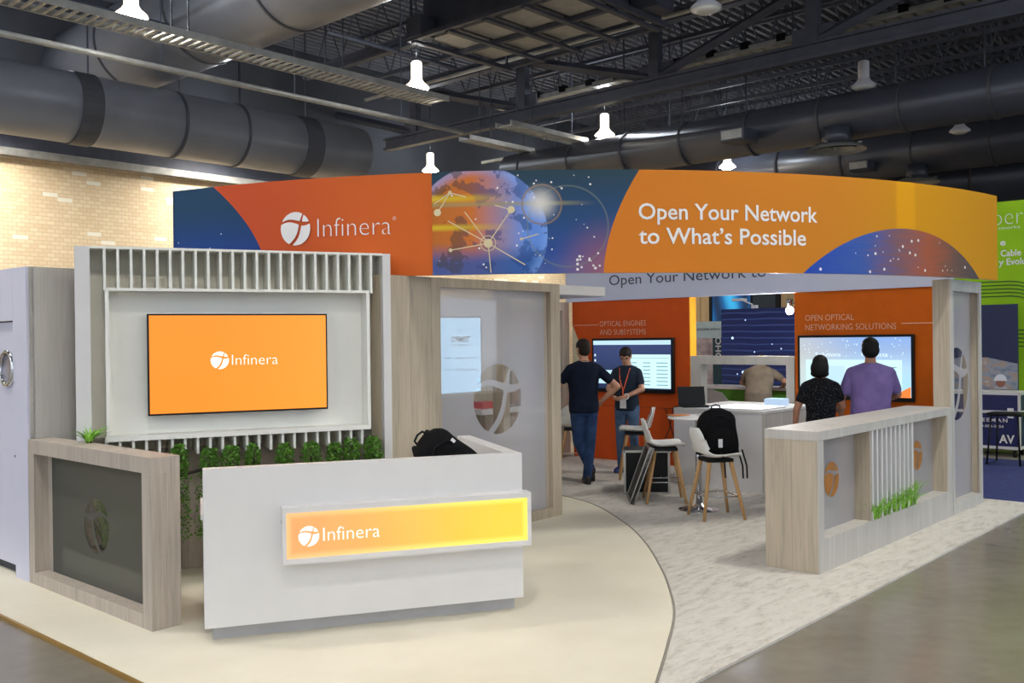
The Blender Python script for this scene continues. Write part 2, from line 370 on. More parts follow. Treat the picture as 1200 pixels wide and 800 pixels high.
# ceiling: corrugated deck (ribs along u) with joists and a main truss along w
def ribs():
    m = MB(); R0 = []; w = -14.0; k = 0; P = []
    while w < 24.3:
        P += [(w, 10.55), (w+.1, 10.55), (w+.14, 10.67), (w+.24, 10.67)]; w += .28
    n = len(P); m.add([(-12, a, z) for a, z in P]+[(47, a, z) for a, z in P], [(i, i+1, n+i+1, n+i) for i in range(n-1)])
    m.box(-12, -14, 10.72, 47, 24.7, 10.8); return m
ce = struct(ribs().build('ceiling', M['ceil'])); ce.rotation_euler.z = BR
for u in [6.2, 8.6, 11, 13.4, 15.9, 17.6, 20.6, 22.6, 24.4, 26.1, 28.2, 30.4, 32.6, 35, 38, 41]:
    zb = 8.85 if u > 21 else 9.15
    j = MB().box(u-.05, -12, zb, u+.05, 22, zb+.1).box(u-.05, -12, 10.4, u+.05, 22, 10.5).build('joist', M['steel'], ce)
    m = MB(); w = -11.5
    while w < 21.5:
        m.tube([(u, w, zb+.05), (u, w+.55, 10.4)], .022, 4); m.tube([(u, w+.55, 10.4), (u, w+1.1, zb+.05)], .022, 4); w += 1.1
    m.build('web', M['steel'], j, kind='stuff')
TU = 18.8
tr = MB().box(TU-.12, -12, 7.42, TU+.12, 22, 7.5).box(TU-.12, -12, 7.72, TU+.12, 22, 7.78).box(TU-.03, -12, 7.5, TU+.03, 22, 7.72).build('truss_chord', M['steel'], ce)
MB().box(TU-.12, -12, 8.98, TU+.12, 22, 9.04).box(TU-.12, -12, 9.2, TU+.12, 22, 9.26).box(TU-.03, -12, 9.04, TU+.03, 22, 9.2).build('truss_chord', M['steel'], ce)
PW = [4.6, 8.55, 12.4, 16.5, 20.7]
for i, w in enumerate(PW):
    MB().box(TU-.1, w-.13, 7.78, TU+.1, w+.13, 8.98).build('truss_post', M['steel'], tr)
    w2 = PW[i+1] if (w >= 12.4 and i+1 < len(PW)) else (PW[i-1] if w <= 12.4 and i > 0 else w+4)
    MB().tube([(TU, w+.1*(1 if w2 > w else -1), 7.8), (TU, w2, 9.0)], .12, 4).build('truss_diagonal', M['steel'], tr)
    MB().box(TU-.03, w-.45, 7.78, TU+.03, w+.45, 8.1).build('gusset_plate', M['steel'], tr)
MB().tube([(TU, 12.4-.1, 7.8), (TU, 8.55, 9.0)], .12, 4).build('truss_diagonal', M['steel'], tr)
for u, z in ((15.9, 9.0), (12.1, 9.1)):
    MB().box(u-.1, -12, z, u+.1, 22, z+.07).box(u-.1, -12, z+.22, u+.1, 22, z+.28).box(u-.02, -12, z+.07, u+.02, 22, z+.22).build('ceiling_beam', M['steel'], ce)
# cross bracing under the left ceiling
for (a, b) in (((9.5, 15.5, 9.1), (12.1, 20, 9.1)), ((6.5, 18.2, 8.2), (11.5, 18.2, 8.2)), ((13, 17.2, 8.6), (17, 17.2, 8.6))):
    MB().tube([a, b], .05, 6).build('brace', M['steel'], ce)

# ------------------------------------------------------------------ ducts
def duct(label, axis, c, z, r, a, b, step, mt='duct', seams=None):
    d = booth_empty('round_duct', label, 'duct')
    P = (lambda s: (s, c, z)) if axis == 'u' else (lambda s: (c, s, z))
    m = MB(); n = 40
    ring = lambda s, q: [((s, c+q*cos(2*pi*k/n), z+q*sin(2*pi*k/n)) if axis == 'u' else (c+q*cos(2*pi*k/n), s, z+q*sin(2*pi*k/n))) for k in range(n)]
    m.rings([ring(a, r), ring(b, r)]).build('duct_body', M[mt], d, True)
    if seams is None:
        seams = []; s = a+step*.6
        while s < b: seams.append((s, .03)); s += step
    for s, h in seams:
        MB().rings([ring(s-h, r+.001), ring(s-h, r+.025), ring(s+h, r+.025), ring(s+h, r+.001)], False).build('seam_collar', M['ductseam'], d)
        q = P(s+.2); MB().box(q[0]-.015, q[1]-.015, z+r, q[0]+.015, q[1]+.015, 10.5).build('hanger_rod', M['steel'], d)
    return d
duct('long dark round duct crossing above the right half of the curved banner, nearer of two', 'w', 20.5, 6.52, .52, -6, 18.5, 1.75)
duct('dark round duct behind and below the nearer right-hand duct', 'w', 28.9, 7.12, .68, -6, 21, 2.1)
duct('fat dark grey round duct running above the beige brick wall at left', 'u', 20.35, 6.72, .74, -9, 16.3, 2.6, 'ductleft', [(-4, .03), (1.5, .2), (6.2, .03), (8.9, .22), (11, .03), (12.6, .03), (14.5, .25)])
duct('large dark duct crossing the top left corner of the view above the cable tray', 'w', 10.7, 8.65, 1.0, 4, 24.2, 3.1, 'ductleft')
duct('distant dark round duct just above the banner beside the hanging lamp', 'w', 32.0, 6.6, .8, 6, 21, 2.0)
# air diffusers under the ducts
for (u, w, lab) in ((20.0, 8.6, 'round ceiling air diffuser under the nearer right-hand duct'), (28.5, 9.85, 'round ceiling air diffuser under the farther right-hand duct')):
    d = booth_empty('air_diffuser', lab, 'diffuser', u=u, w=w, z=5.72 if u < 25 else 6.13)
    MB().lathe([(.3, .1), (.3, .5)], n=24).build('neck', M['duct'], d, True)
    for k, (r0, r1) in enumerate(((.62, .48), (.42, .30), (.24, .08))):
        MB().lathe([(r0, .02*k), (r1, .1+.02*k), (r1, .12+.02*k), (r0, .035+.02*k)], n=32, cap=False).build('cone_ring', M['steellt'], d, True)
    MB().lathe([(.05, .02), (.05, .2)], n=12).build('core', M['steellt'], d, True)
    for a in (0, pi/2): MB().box(-.55*cos(a)-.01, -.55*sin(a)-.01, .1, .55*cos(a)+.01, .55*sin(a)+.01, .13).build('spider', M['steellt'], d)
# small boxes
for (u, w, z, lab) in ((19.6, 10.75, 6.3, 'small dark control box on the side of the nearer right-hand duct'), (28.05, 11.3, 6.75, 'small grey box on the farther right-hand duct')):
    b = booth_empty('control_box', lab, 'box', u=u, w=w, z=z)
    box('box_shell', M['steel'], b, -.25, -.3, -.14, .4, .3, .14, bev=.01); box('box_cover', M['steellt'], b, -.27, -.26, -.1, -.25, .26, .1)
# suspended box-shaped air unit with a framed underside
un = booth_empty('air_handling_unit', 'big dark box-shaped air unit hanging at top centre with grey framed underside', 'air unit', u=13.45, w=10.6, z=8.0)
box('unit_casing', M['steel'], un, .35, .2, .12, 2.5, 4.3, 1.7)
for k in range(4):
    for q in range(2): box('underside_panel', M['unitpan'], un, .4+q*1.05, .25+k*1.02, .08, 1.32+q*1.05, 1.12+k*1.02, .12)
for y in (0, 4.4): box('frame_rail', M['steel'], un, 0, y-.05, 0, 3.0, y+.05, .1)
for xx in (0, 1.4, 2.95): box('frame_rail', M['steel'], un, xx-.05, 0, -.02, xx+.05, 4.4, .07)
for k in range(5): box('cross_rib', M['steel'], un, 0, .1+k*1.02, -.06, 3.0, .22+k*1.02, 0)
for xx in (0, 2.95):
    for y in (.1, 4.3): box('hanger_rod', M['steel'], un, xx-.02, y-.02, .1, xx+.02, y+.02, 2.5)
box('intake_box', M['steel'], un, -.1, 3.9, .02, .3, 4.35, .45); box('side_cabinet', M['steel'], un, 2.0, -.45, .1, 2.6, .15, .8)
# cable trays
def tray(label, axis, c, z, a, b, wd, mat, gap, closed=False):
    d = booth_empty('cable_tray', label, 'cable tray')
    q = (lambda s0, s1, o0, o1, z0, z1: (s0, c+o0, z0, s1, c+o1, z1)) if axis == 'u' else (lambda s0, s1, o0, o1, z0, z1: (c+o0, s0, z0, c+o1, s1, z1))
    for o in (-wd/2, wd/2): MB().box(*q(a, b, o-.015, o+.015, z, z+.12)).build('side_rail', mat, d)
    m = MB(); s = a+.1
    while s < b: m.box(*q(s, s+.05, -wd/2, wd/2, z+.01, z+.04)); s += gap
    m.build('rung', mat, d, kind='stuff')
    s = a+.8
    while s < b:
        for o in (-wd/2, wd/2): MB().box(*q(s-.012, s+.012, o-.012, o+.012, z+.1, 10.5)).build('hanger_rod', M['steel'], d)
        s += 3.2
    return d, q
tray('long grey ladder cable tray at upper left running over the round duct', 'u', 14.85, 6.8, 1, 14.2, .55, M['steellt'], .16)
tray('short ladder cable tray under the truss at centre, nearer one', 'u', 15.95, 7.0, 17.4, 20.5, .5, M['steellt'], .14)
tray('short ladder cable tray under the truss at centre, farther one', 'u', 17.8, 7.0, 17.9, 20.5, .4, M['steellt'], .14)
d, q = tray('long pale cable trough with dark boxes seen through the main truss', 'w', 19.7, 8.15, 5.5, 18.2, .32, M['steellt'], .3)
MB().box(*q(5.5, 18.2, -.15, .15, 8.16, 8.19)).build('trough_base', plain('pale_steel_trough', '#b4b3ae', .4, .2), d)
for k in range(14): MB().box(*q(6+k*.88, 6.2+k*.88, -.2, -.05, 8.2, 8.36)).build('junction_box', M['black'], d)
# pipes along the ceiling
p = booth_empty('ceiling_pipe', 'thin grey pipe crossing above the left round duct, below the ladder tray', 'pipe')
MB().tube([(2, 17, 6.95), (17, 17, 6.95)], .06, 8).build('pipe_run', M['steellt'], p, True)
for k in range(5): MB().box(3-.01+k*3, 17-.01, 7.0, 3.01+k*3, 17.01, 10.5).build('hanger_rod', M['steel'], p)
for (c, z, lab) in ((21.9, 7.35, 'thin grey pipe running above the nearer right-hand duct'), (17.2, 8.5, 'thin grey pipe behind the framed air unit')):
    p = booth_empty('ceiling_pipe', lab, 'pipe')
    MB().tube([(c, -8, z), (c, 21, z)], .05, 8).build('pipe_run', M['steellt'], p, True)
    for k in range(7): MB().box(c-.01, -6+k*4, z, c+.01, -5.98+k*4, 10.5).build('hanger_rod', M['steel'], p)

# ------------------------------------------------------------------ high-bay lamps
def highbay(u, w, lit, label, group=None):
    d = booth_empty('high_bay_lamp', label, 'lamp', u=u, w=w, z=7.2, group=group)
    MB().lathe([(.27, 0), (.26, .04), (.16, .13), (.12, .2), (.12, .22)], n=24, cap=False).build('reflector', M['lampglow'] if lit else M['lampwhite'], d, True)
    MB().lathe([(.12, .2), (.12, .55), (.1, .58)], n=20).build('ballast_housing', M['lampglow'] if lit else M['lampwhite'], d, True)  # housing glow stands in for its overexposed look
    MB().lathe([(.262, .004), (.14, -.06), (.01, -.075)], n=24).build('lens', M['lampon'] if lit else M['lampoff'], d, True)
    MB().tube([(0, 0, .58), (0, 0, 3.3)], .008, 5).build('cord', M['black'], d); return d
names = {(7.63, 15.4): 'lit hanging lamp at top left in front of the big crossing duct', (14.04, 15.4): 'lit hanging lamp below the corner of the framed air unit',
  (20.85, 15.4): 'lit hanging lamp in front of the round duct above the centre of the banner', (27.6, 15.5): 'lit hanging lamp just touching the top edge of the orange banner',
  (21.2, 22.65): 'small lit lamp peeping above the seam of the banner at left', (20.88, 8.34): 'unlit white hanging lamp before the nearer right-hand duct',
  (27.3, 8.3): 'unlit white hanging lamp below the nearer right-hand duct', (14.04, 8.25): 'unlit lamp at the top edge right of the air unit', (34.1, 8.67): 'unlit lamp far back at the right edge above the green booth'}
for p in LIT: highbay(*p, True, names.get(p, 'unseen lit high-bay lamp set over the hall for its light, out of the picture'), None if p in names else 'hall lamps out of view')
for p in DARK: highbay(*p, False, names[p])

# ================================================================== LEFT TOWER
lt = booth_empty('storage_closet', 'tall closet at far left with white door front and ash side', 'closet', u=2.785, w=7.29)
box('side_panel', M['woodcool'], lt, .02, 0, .015, 1.15, .03, 2.32)
box('side_panel', M['woodcool'], lt, 1.15, 0, .015, 2.1, .03, 2.32)
box('front_stile', M['whitecoollit'], lt, 0, 0, .015, .06, .25, 2.32, bev=.003)
box('front_header', M['whitecoollit'], lt, 0, .25, 1.93, .06, 2.4, 2.32)
box('far_stile', M['whitecoollit'], lt, 0, 2.1, .015, .06, 2.4, 1.93)
box('top_panel', M['white'], lt, .06, .03, 2.29, 2.1, 2.4, 2.32)
dr = box('door', M['whitecoollit'], lt, .03, .27, .09, .06, 2.08, 1.92)
box('door_gap_shade', M['gapshade'], lt, .07, .25, .016, .09, 2.1, 1.93)  # dark sheet standing in for the shade in the door gap
def ring(m, c, r, rr, ax='x', n=32):
    m.tube([(c[0], c[1]+r*cos(2*pi*k/n), c[2]+r*sin(2*pi*k/n)) for k in range(n)], rr, 8, closed=True); return m
rg = ring(MB(), (.018, .42, 1.57), .125, .018).build('door_pull_ring', M['chrome'], lt, True)
MB().rings([[(.026, .42+.11*cos(2*pi*k/24), 1.57+.11*sin(2*pi*k/24)) for k in range(24)], [(.03, .42+.11*cos(2*pi*k/24), 1.57+.11*sin(2*pi*k/24)) for k in range(24)]]).build('ring_plate', plain('grey_ring_plate', '#9a99a6', .25, .6), rg)
MB().lathe([(.008, 0), (.008, .004)], (0, 0, 0), 10).build('screw_cap', M['black'], lt).matrix_local = Matrix.Translation((-.003, .235, .92)) @ Matrix.Rotation(pi/2, 4, 'Y')

# ================================================================== LEFT HALF WALL
lh = booth_empty('low_partition', 'low ash-framed half wall with dark frosted glass at left, beside the reception desk', 'half wall', u=2.785, w=5.455)
D = .19; LW = 1.83; HT = 1.06
box('corner_post', M['wood'], lh, 0, 0, .015, D/2, .115, HT-.1, bev=.002)
box('corner_post', M['wood'], lh, D/2+.001, 0, .015, D, .115, HT-.1, bev=.002)
box('end_post', M['wood'], lh, 0, LW-.1, .015, D, LW, HT-.1, bev=.002)
box('top_rail', M['wood'], lh, 0, 0, HT-.1, D, LW, HT, bev=.002)
box('bottom_rail', M['wood'], lh, 0, .115, .015, D, LW-.1, .105, bev=.002)
box('glazing_bead', M['wood'], lh, .098, LW-.17, .105, .118, LW-.1, HT-.1)
box('glass_pane', M['glass'], lh, .104, .115, .105, .110, LW-.17, HT-.1)
M['filmdk'] = glass('dark_frosted_film', '#66675f', .6, .06, .07, .02)
film_with_logo('frosted_film', M['filmdk'], lh, .115, LW-.17, .105, HT-.1, 6.41-5.455, .52, .185, lambda x, y: (.100, x, y))
# planter with dracaena behind it
def blades(m, n, r, h0, h1, spread, wd, seed, cx=0, cy=0, z=0, droop=.5):
    rnd = random.Random(seed)
    for k in range(n):
        a = rnd.uniform(0, 2*pi); q = r*sqrt(rnd.random()); x, y = cx+q*cos(a), cy+q*sin(a); h = rnd.uniform(h0, h1); s = spread*rnd.uniform(.2, 1)
        a2 = a+rnd.uniform(-.6, .6); d = Vector((cos(a2), sin(a2), 0)); c = Vector((-sin(a2), cos(a2), 0)); P = []
        for i in range(5):
            t = i/4; p = Vector((x, y, z))+d*(s*t*t*1.2)+Vector((0, 0, h*(t-droop*.35*t*t*t))); ww = wd*(1-t)**.6*(.6+.8*t if t < .5 else 1)
            P += [p-c*ww/2, p+c*ww/2+Vector((0, 0, .001))]
        m.add(P, [(2*i, 2*i+1, 2*i+3, 2*i+2) for i in range(4)])
    return m
pl = booth_empty('planter_box', 'low ash planter trough hidden behind the left half wall', 'planter', u=3.04, w=6.3)
box('trough', M['wood'], pl, 0, 0, .018, .22, .60, .28); box('soil', M['soil'], pl, .02, .02, .28, .20, .58, .29)
for (du, dw, z, h, lab) in ((.11, .2, .29, .45, 'spiky green plant seen through the logo cutout of the left half wall, nearer the desk'), (.11, .47, .29, .5, 'spiky green plant seen through the middle of the logo cutout in the left half wall')):
    p = booth_empty('spiky_plant', lab, 'plant', u=3.04+du, w=6.3+dw, z=z)
    blades(MB(), 130, .06, h*.35, h, .115, .032, int(dw*100)).build('leaf_cluster', M['leafdk'], p, kind='stuff')
    MB().lathe([(.02, 0), (.018, h*.3)], n=8).build('stem', M['soil'], p)
sp = booth_empty('spiky_plant', 'spiky green plant standing on top of the left half wall before the white side board', 'plant', u=2.945, w=6.64, z=1.06)
blades(MB(), 40, .02, .07, .135, .12, .022, 4).build('leaf_cluster', M['leaf'], sp, kind='stuff')
MB().lathe([(.02, .0), (.022, .012)], n=12).build('soil', M['soil'], sp)

# ================================================================== TV WALL (local s along the wall, m away from the camera)
TA = .419; T0 = Vector((-2.884, 6.788, 0))
tv = thing('media_display', 'white slatted media wall with a deep framed recess, behind the reception desk', 'display wall', T0, TA)
box('lower_panel', M['wood'], tv, -.19, .34, .015, .95, .40, .95); box('lower_panel', M['wood'], tv, .952, .34, .015, 2.1, .40, .95)
box('back_panel', M['backpanel'], tv, -.10, .22, 1.06, 2.035, .26, 2.425); box('back_panel', M['backpanel'], tv, -.19, .34, .95, 2.1, .40, 2.44)
box('side_board', M['white'], tv, -.2, 0, 1.062, -.1, .34, 2.44, bev=.003)
box('side_board', M['white'], tv, 2.035, .0, .015, 2.1, .40, 2.44, bev=.003)
box('top_board', M['whitewarm'], tv, -.1, 0, 2.425, 2.035, .34, 2.442)
finm = {}
s = -.005
while s < 2.03:
    for (z0, z1) in ((2.125, 2.425), (.93, 1.08)):
        if z0 < 2 and s > 1.915: continue
        if z0 not in finm:
            o = MB().box(-.009, 0, 0, .009, .217 if z0 > 2 else .337, z1-z0).build('slat', M['whitewarm'], tv); finm[z0] = o.data
        else:
            o = bpy.data.objects.new('slat', finm[z0]); COL.objects.link(o); o.parent = tv
        o.location = (s, 0.002, z0)
    s += .0885
# inset frame
zb, zt, sl, sr = 1.085, 2.125, -.005, 1.92
box('frame_stile', M['whitewarm'], tv, sl, -.02, zb, sl+.025, .219, zt); box('frame_stile', M['whitewarm'], tv, sr-.025, -.02, zb, sr, .219, zt)
box('frame_top', M['whitewarm'], tv, sl, -.02, zt, sr, .219, zt+.02); box('frame_sill', M['whitewarm'], tv, sl, -.02, zb-.035, sr, .219, zb)
box('recess_panel', M['whitewarm'], tv, sl+.025, .15, zb, sr-.025, .17, zt)
# television (local frame on the wall)
tt = NT('orange_screen'); v = tt.xyz(tt.coord()); f = tt.smooth(tt.math('ADD', tt.math('MULTIPLY', tt.math('SUBTRACT', v[0], .9), .6), tt.math('MULTIPLY', v[2], -.15)), -.5, .6)
tt.base((0, 0, 0, 1), .3); tt.emit(tt.mix(f, lin('#f78a18'), lin('#ff9c30')), 1.0); M['tvscreen'] = tt.m
tvo = thing('television', 'large wall television showing a white logo on an orange screen', 'television', T0, TA)
x0, x1, z0, z1 = .276, 1.592, 1.219, 1.962
box('bezel', M['black'], tvo, x0, .035, z0, x1, .10, z1, bev=.003); box('mount', M['black'], tvo, x0+.3, .10, z0+.2, x1-.3, .149, z1-.2)
box('screen', M['tvscreen'], tvo, x0+.012, .031, z0+.014, x1-.012, .036, z1-.012)
M['scrwhite'] = glow('screen_white', '#fff6ea', 1.0)
logo('logo_mark', lambda a, b: (.78+a, .029, 1.615+b), .066, M['scrwhite'], tvo)
lettering('lettering', 'Infinera', lambda a, b: (.868+a, .029, 1.578+b), .078, M['scrwhite'], tvo, width=.34, thin=-.012)
# trailing plants along the foot of the wall
trough = thing('planter_trough', 'narrow ash planter trough behind the reception desk, against the media wall', 'planter', T0, TA)
box('trough_box', M['wood'], trough, .76, -.12, .62, 2.03, .06, .78); box('bracket', M['wood'], trough, .82, -.10, .018, .88, .335, .62); box('bracket', M['wood'], trough, 1.85, -.10, .018, 1.91, .335, .62)
box('soil', M['soil'], trough, .78, -.10, .77, 2.01, .04, .785)
def bush(seed, h, r, top, trail=0):
    rnd = random.Random(seed); m = MB()
    for k in range(int(700*(h/.25))+trail*480):
        if k < trail*480: z = -rnd.random()**.8*.52*trail+.05; q = .05+.03*rnd.random(); a = rnd.uniform(0, 2*pi); x, y = -.05*trail*0+q*cos(a)*1.1-.02, -.06+q*sin(a)*.5
        else:
            z = rnd.uniform(-.02, h); a = rnd.uniform(0, 2*pi); q = r*(.75+.35*rnd.random())*sqrt(max(0.1, 1-(max(0, z-h*.55)/(h*.5))**2)); x, y = q*cos(a), q*sin(a)
        d = Vector((rnd.uniform(-1, 1), rnd.uniform(-1, 1), rnd.uniform(-.3, .8))).normalized(); c = d.cross(Vector((rnd.random(), rnd.random(), rnd.random()))).normalized(); L = rnd.uniform(.018, .030)
        p = Vector((x, y, z)); m.add([p, p+d*L*.5+c*L*.35, p+d*L, p+d*L*.5-c*L*.35], [(0, 1, 2, 3)])
    return m
PL = [(.48, 1.02, 'trailing leafy plant spilling down beside the left half wall', 1), (.69, .985, 'leafy potted plant above the left end of the desk, left half hanging low', 1), (.84, .985, 'leafy potted plant second from the left above the desk edge', 0),
      (1.0, .995, 'leafy potted plant under the left part of the television', 0), (1.24, .985, 'leafy potted plant standing alone under the middle of the television', 0), (1.44, .985, 'narrow leafy potted plant under the right part of the television', 0),
      (1.62, .97, 'leafy potted plant just right of the television corner', 0), (1.755, 1.0, 'taller leafy potted plant second from the right above the desk', 0), (1.93, 1.0, 'rightmost leafy potted plant beside the tall white side board', 0)]
for i, (s, top, lab, tl) in enumerate(PL):
    q = T0+Matrix.Rotation(TA, 3, 'Z') @ Vector((s, -.035, .785)); h = top-.80
    p = thing('leafy_plant', lab, 'plant', q, TA, 'leafy plants along the media wall')
    bush(i+3, h, .052+.006*(i % 3), top, tl).build('foliage', M['leafdk'], p, kind='stuff')
    MB().tube([(0, 0, 0), (.005, 0, h*.7)], .012, 6).build('stem', M['soil'], p)
    if i == 0: MB().tube([(0, .0, .0), (.15, .0, .03), (.29, .0, .0)], .012, 6).build('runner', M['soil'], p)

# ================================================================== RECEPTION DESK
DA = .318; D0 = Vector((-1.782, 5.472, 0))
dk = thing('reception_desk', 'white L-shaped reception desk with a projecting light panel at centre front', 'desk', D0, DA)
LD = 1.934; zd0, zd1 = .105, 1.023
box('front_panel', M['white'], dk, 0, 0, zd0, LD, .07, zd1, bev=.002)
box('right_wing', M['white'], dk, LD-.1, .07, zd0, LD, 1.22, zd1, bev=.002)
box('plinth', plain('grey_plinth', '#b4b3b4', .4), dk, .05, .09, .018, 1.9, .6, zd0); box('plinth', M['white'], dk, 1.5, .6, .018, 1.9, 1.18, zd0)
box('worktop', M['white'], dk, -.015, .07, .72, LD-.1, .72, .75, bev=.002); box('worktop', M['white'], dk, 1.3, .72, .72, LD-.1, 1.2, .75)
box('side_panel', M['white'], dk, .0, .07, zd0, .03, .68, .72); box('inner_panel', M['white'], dk, 1.3, 1.17, zd0, LD-.1, 1.2, .72)
box('cabinet', M['white'], dk, .9, .5, zd0, 1.3, .68, .72)
lb = box('light_box_frame', M['white'], dk, .434, -.1, .455, 1.957, 0, .487); box('frame_rail', M['white'], lb, .434, -.1, .755, 1.957, 0, .787)
box('frame_rail', M['white'], lb, .434, -.1, .487, .456, 0, .755); box('frame_rail', M['white'], lb, 1.935, -.1, .487, 1.957, .0, .755)
tt = NT('orange_light_panel'); v = tt.xyz(tt.coord())
ex = tt.math('MINIMUM', tt.math('SUBTRACT', v[2], .487), tt.math('SUBTRACT', .755, v[2])); exx = tt.math('MINIMUM', tt.math('SUBTRACT', v[0], .456), tt.math('SUBTRACT', 1.935, v[0]))
edge = tt.smooth(tt.math('MINIMUM', ex, exx), .045, 0)
f = tt.smooth(v[0], .4, 2.0); n = tt.noise(tt.coord(), 5, 4)
colr = tt.mix(f, lin('#f9935c'), lin('#fbc52a')); colr = tt.mix(tt.math('MULTIPLY', n, .25), colr, lin('#ffd27a'))
tt.base((0, 0, 0, 1), .5); tt.emit(tt.mix(tt.math('MULTIPLY', edge, .8), colr, tt.mix(f, lin('#ffc183'), lin('#fff36a'))), 1.05); M['lightpanel'] = tt.m
box('light_panel', M['lightpanel'], dk, .456, -.085, .487, 1.935, -.02, .755)
logo('logo_mark', lambda a, b: (.585+a, -.0875, .612+b), .06, M['scrwhite'], dk)
lettering('lettering', 'Infinera', lambda a, b: (.667+a, -.0875, .578+b), .078, M['scrwhite'], dk, width=.335, thin=-.006)
MB().lathe([(.012, 0), (.012, .008)], n=12).build('screw_cap', M['chrome'], dk).matrix_local = Matrix.Translation((.43, -.05, .70)) @ Matrix.Rotation(pi/2, 4, 'Y')

def backpack(name, label, loc, rz, tilt, h, w, d):
    t = thing(name, label, 'backpack', loc, rz); R = []
    xf = Matrix.Rotation(tilt, 4, 'X')
    for i in range(13):
        q = i/12; z = h*q; sc = 1.0-.12*q if q < .7 else (1-.12*q)*sqrt(max(.02, 1-((q-.7)/.31)**2.2)); ring = []
        for k in range(24):
            a = 2*pi*k/24; ca, sa = cos(a), sin(a); e_ = .6
            x = w/2*sc*math.copysign(abs(ca)**e_, ca); y = d/2*(sc**.8)*math.copysign(abs(sa)**e_, sa)*(1.05-.25*q)
            ring.append(xf @ Vector((x*(1+.03*sin(9*q+3*a)), y*(1+.05*sin(7*q+2*a)), z)))
        R.append(ring)
    MB().rings(R).build('bag_body', M['blackfab'], t, True)
    R = []
    for i in range(7):
        q = i/6; sc = sqrt(max(.05, 1-(abs(q-.45)/.58)**3)); R.append([xf @ Vector((w*.36*sc*cos(2*pi*k/16), -d*.46-.035*sc*(1 if sin(2*pi*k/16) < 0 else -.4)*abs(sin(2*pi*k/16))**.7, h*(.08+.5*q))) for k in range(16)])
    MB().rings(R).build('front_pocket', M['blackfab'], t, True)
    for s in (-1, 1):
        MB().tube([xf @ Vector((s*w*.2, d*.35, h*.92)), xf @ Vector((s*w*.24, d*.62, h*.75)), xf @ Vector((s*w*.27, d*.68, h*.45)), xf @ Vector((s*w*.36, d*.4, h*.1))], [.018, .026, .024, .012], 8).build('shoulder_strap', M['strap'], t, True)
    MB().tube([xf @ Vector((-.045, d*.12, h*.97)), xf @ Vector((-.04, d*.12, h*1.045)), xf @ Vector((0, d*.12, h*1.07)), xf @ Vector((.04, d*.12, h*1.045)), xf @ Vector((.045, d*.12, h*.97))], .008, 8).build('grab_handle', M['strap'], t, True)
    MB().tube([xf @ Vector((-w*.38, -d*.32, h*.55)), xf @ Vector((-w*.25, -d*.46, h*.78)), xf @ Vector((0, -d*.44, h*.86)), xf @ Vector((w*.25, -d*.46, h*.78)), xf @ Vector((w*.38, -d*.32, h*.55))], .005, 6).build('zip', M['strap'], t)
    return t
q = D0+Matrix.Rotation(DA, 3, 'Z') @ Vector((1.66, .36, .835))
bp = backpack('backpack', 'black backpack slumped on the reception desk worktop', q, DA+.1, .1, .42, .33, .24)
bp.rotation_euler = (0, -.85, DA+.1)
box('white_tag', M['paper'], bp, .10, -.135, .26, .12, -.128, .29)

# ================================================================== GLASS MEETING ROOM
gr = booth_empty('glass_partition', 'tall ash-framed frosted glass wall of the meeting room behind the desk', 'glass wall', u=5.0, w=5.93)
for a, b in ((-.02, .30), (.302, .54), (.542, .648)): box('corner_board', M['woodwarm'], gr, a, 0, .018, b, .12, 2.28)
box('right_post', M['woodwarm'], gr, 2.12, 0, .018, 2.26, .16, 2.28, bev=.002); box('top_rail', M['woodwarm'], gr, .648, 0, 2.20, 2.12, .16, 2.28)
box('bottom_rail', M['woodwarm'], gr, .648, 0, .018, 2.12, .16, .11); box('jamb_strip', M['wood'], gr, 2.06, .05, .11, 2.12, .16, 2.20)
box('glass_pane', M['glass'], gr, .648, .045, .11, 2.06, .053, 2.20)
film_with_logo('frosted_film', M['film'], gr, .648, 2.06, .11, 2.20, 1.40, 1.20, .32, lambda x, y: (x, .041, y))
# room inside
rm = booth_empty('inner_partition', 'ash inner walls of the meeting room seen through the logo cutout', 'wall panel', u=5.0, w=5.93)
for k in range(4): box('wall_panel', M['woodwarm'], rm, .1+k*1.1, 2.75, .018, 1.18+k*1.1, 2.8, 2.28)
box('side_wall', M['wood'], rm, -.02, .45, .018, .04, 2.75, 2.28)
mt = booth_empty('meeting_table', 'white meeting table seen through the logo cutout of the glass wall', 'table', u=7.72, w=7.4)
box('tabletop', M['white'], mt, -.42, -.35, .94, .42, .35, 1.0, bev=.004); box('pedestal', M['woodwarm'], mt, -.08, -.08, .04, .08, .08, .94); box('base_plate', M['chrome'], mt, -.25, -.25, .018, .25, .25, .04)
rb = tag(MB().box(-.13, -.1, 0, .13, .1, .07).build('red_box', M['red'], None, bev=.004), 'red box on the white meeting table inside the glass room', 'box'); rb.location = uw(7.50, 7.2, 1.001); rb.rotation_euler.z = BR
# door header of the room and the further frame
ch = booth_empty('door_canopy', 'white canopy slab sticking out beside the top of the glass room', 'canopy', u=7.262, w=5.95)
box('canopy_slab', M['white'], ch, 0, 0, 2.18, .77, .9, 2.275, bev=.002); box('canopy_lining', M['band'], ch, .02, .02, 2.172, .74, .88, 2.18); box('canopy_post', M['woodwarm'], ch, 0.001, .75, .018, .1, .9, 2.172)
bf = booth_empty('rear_glass_frame', 'ash-framed glass screen at the rear of the booth left of the orange wall', 'glass wall', u=9.7, w=8.78)
box('post', M['wood'], bf, 1.1, 0, .015, 1.26, .14, 2.27); box('post', M['wood'], bf, 0, 0, .015, .12, .14, 2.27); box('top_rail', M['wood'], bf, .12, 0, 2.15, 1.1, .14, 2.27); box('bottom_rail', M['wood'], bf, .12, 0, .015, 1.1, .14, .12)
box('glass_pane', M['film'], bf, .12, .06, .12, 1.1, .068, 2.15)
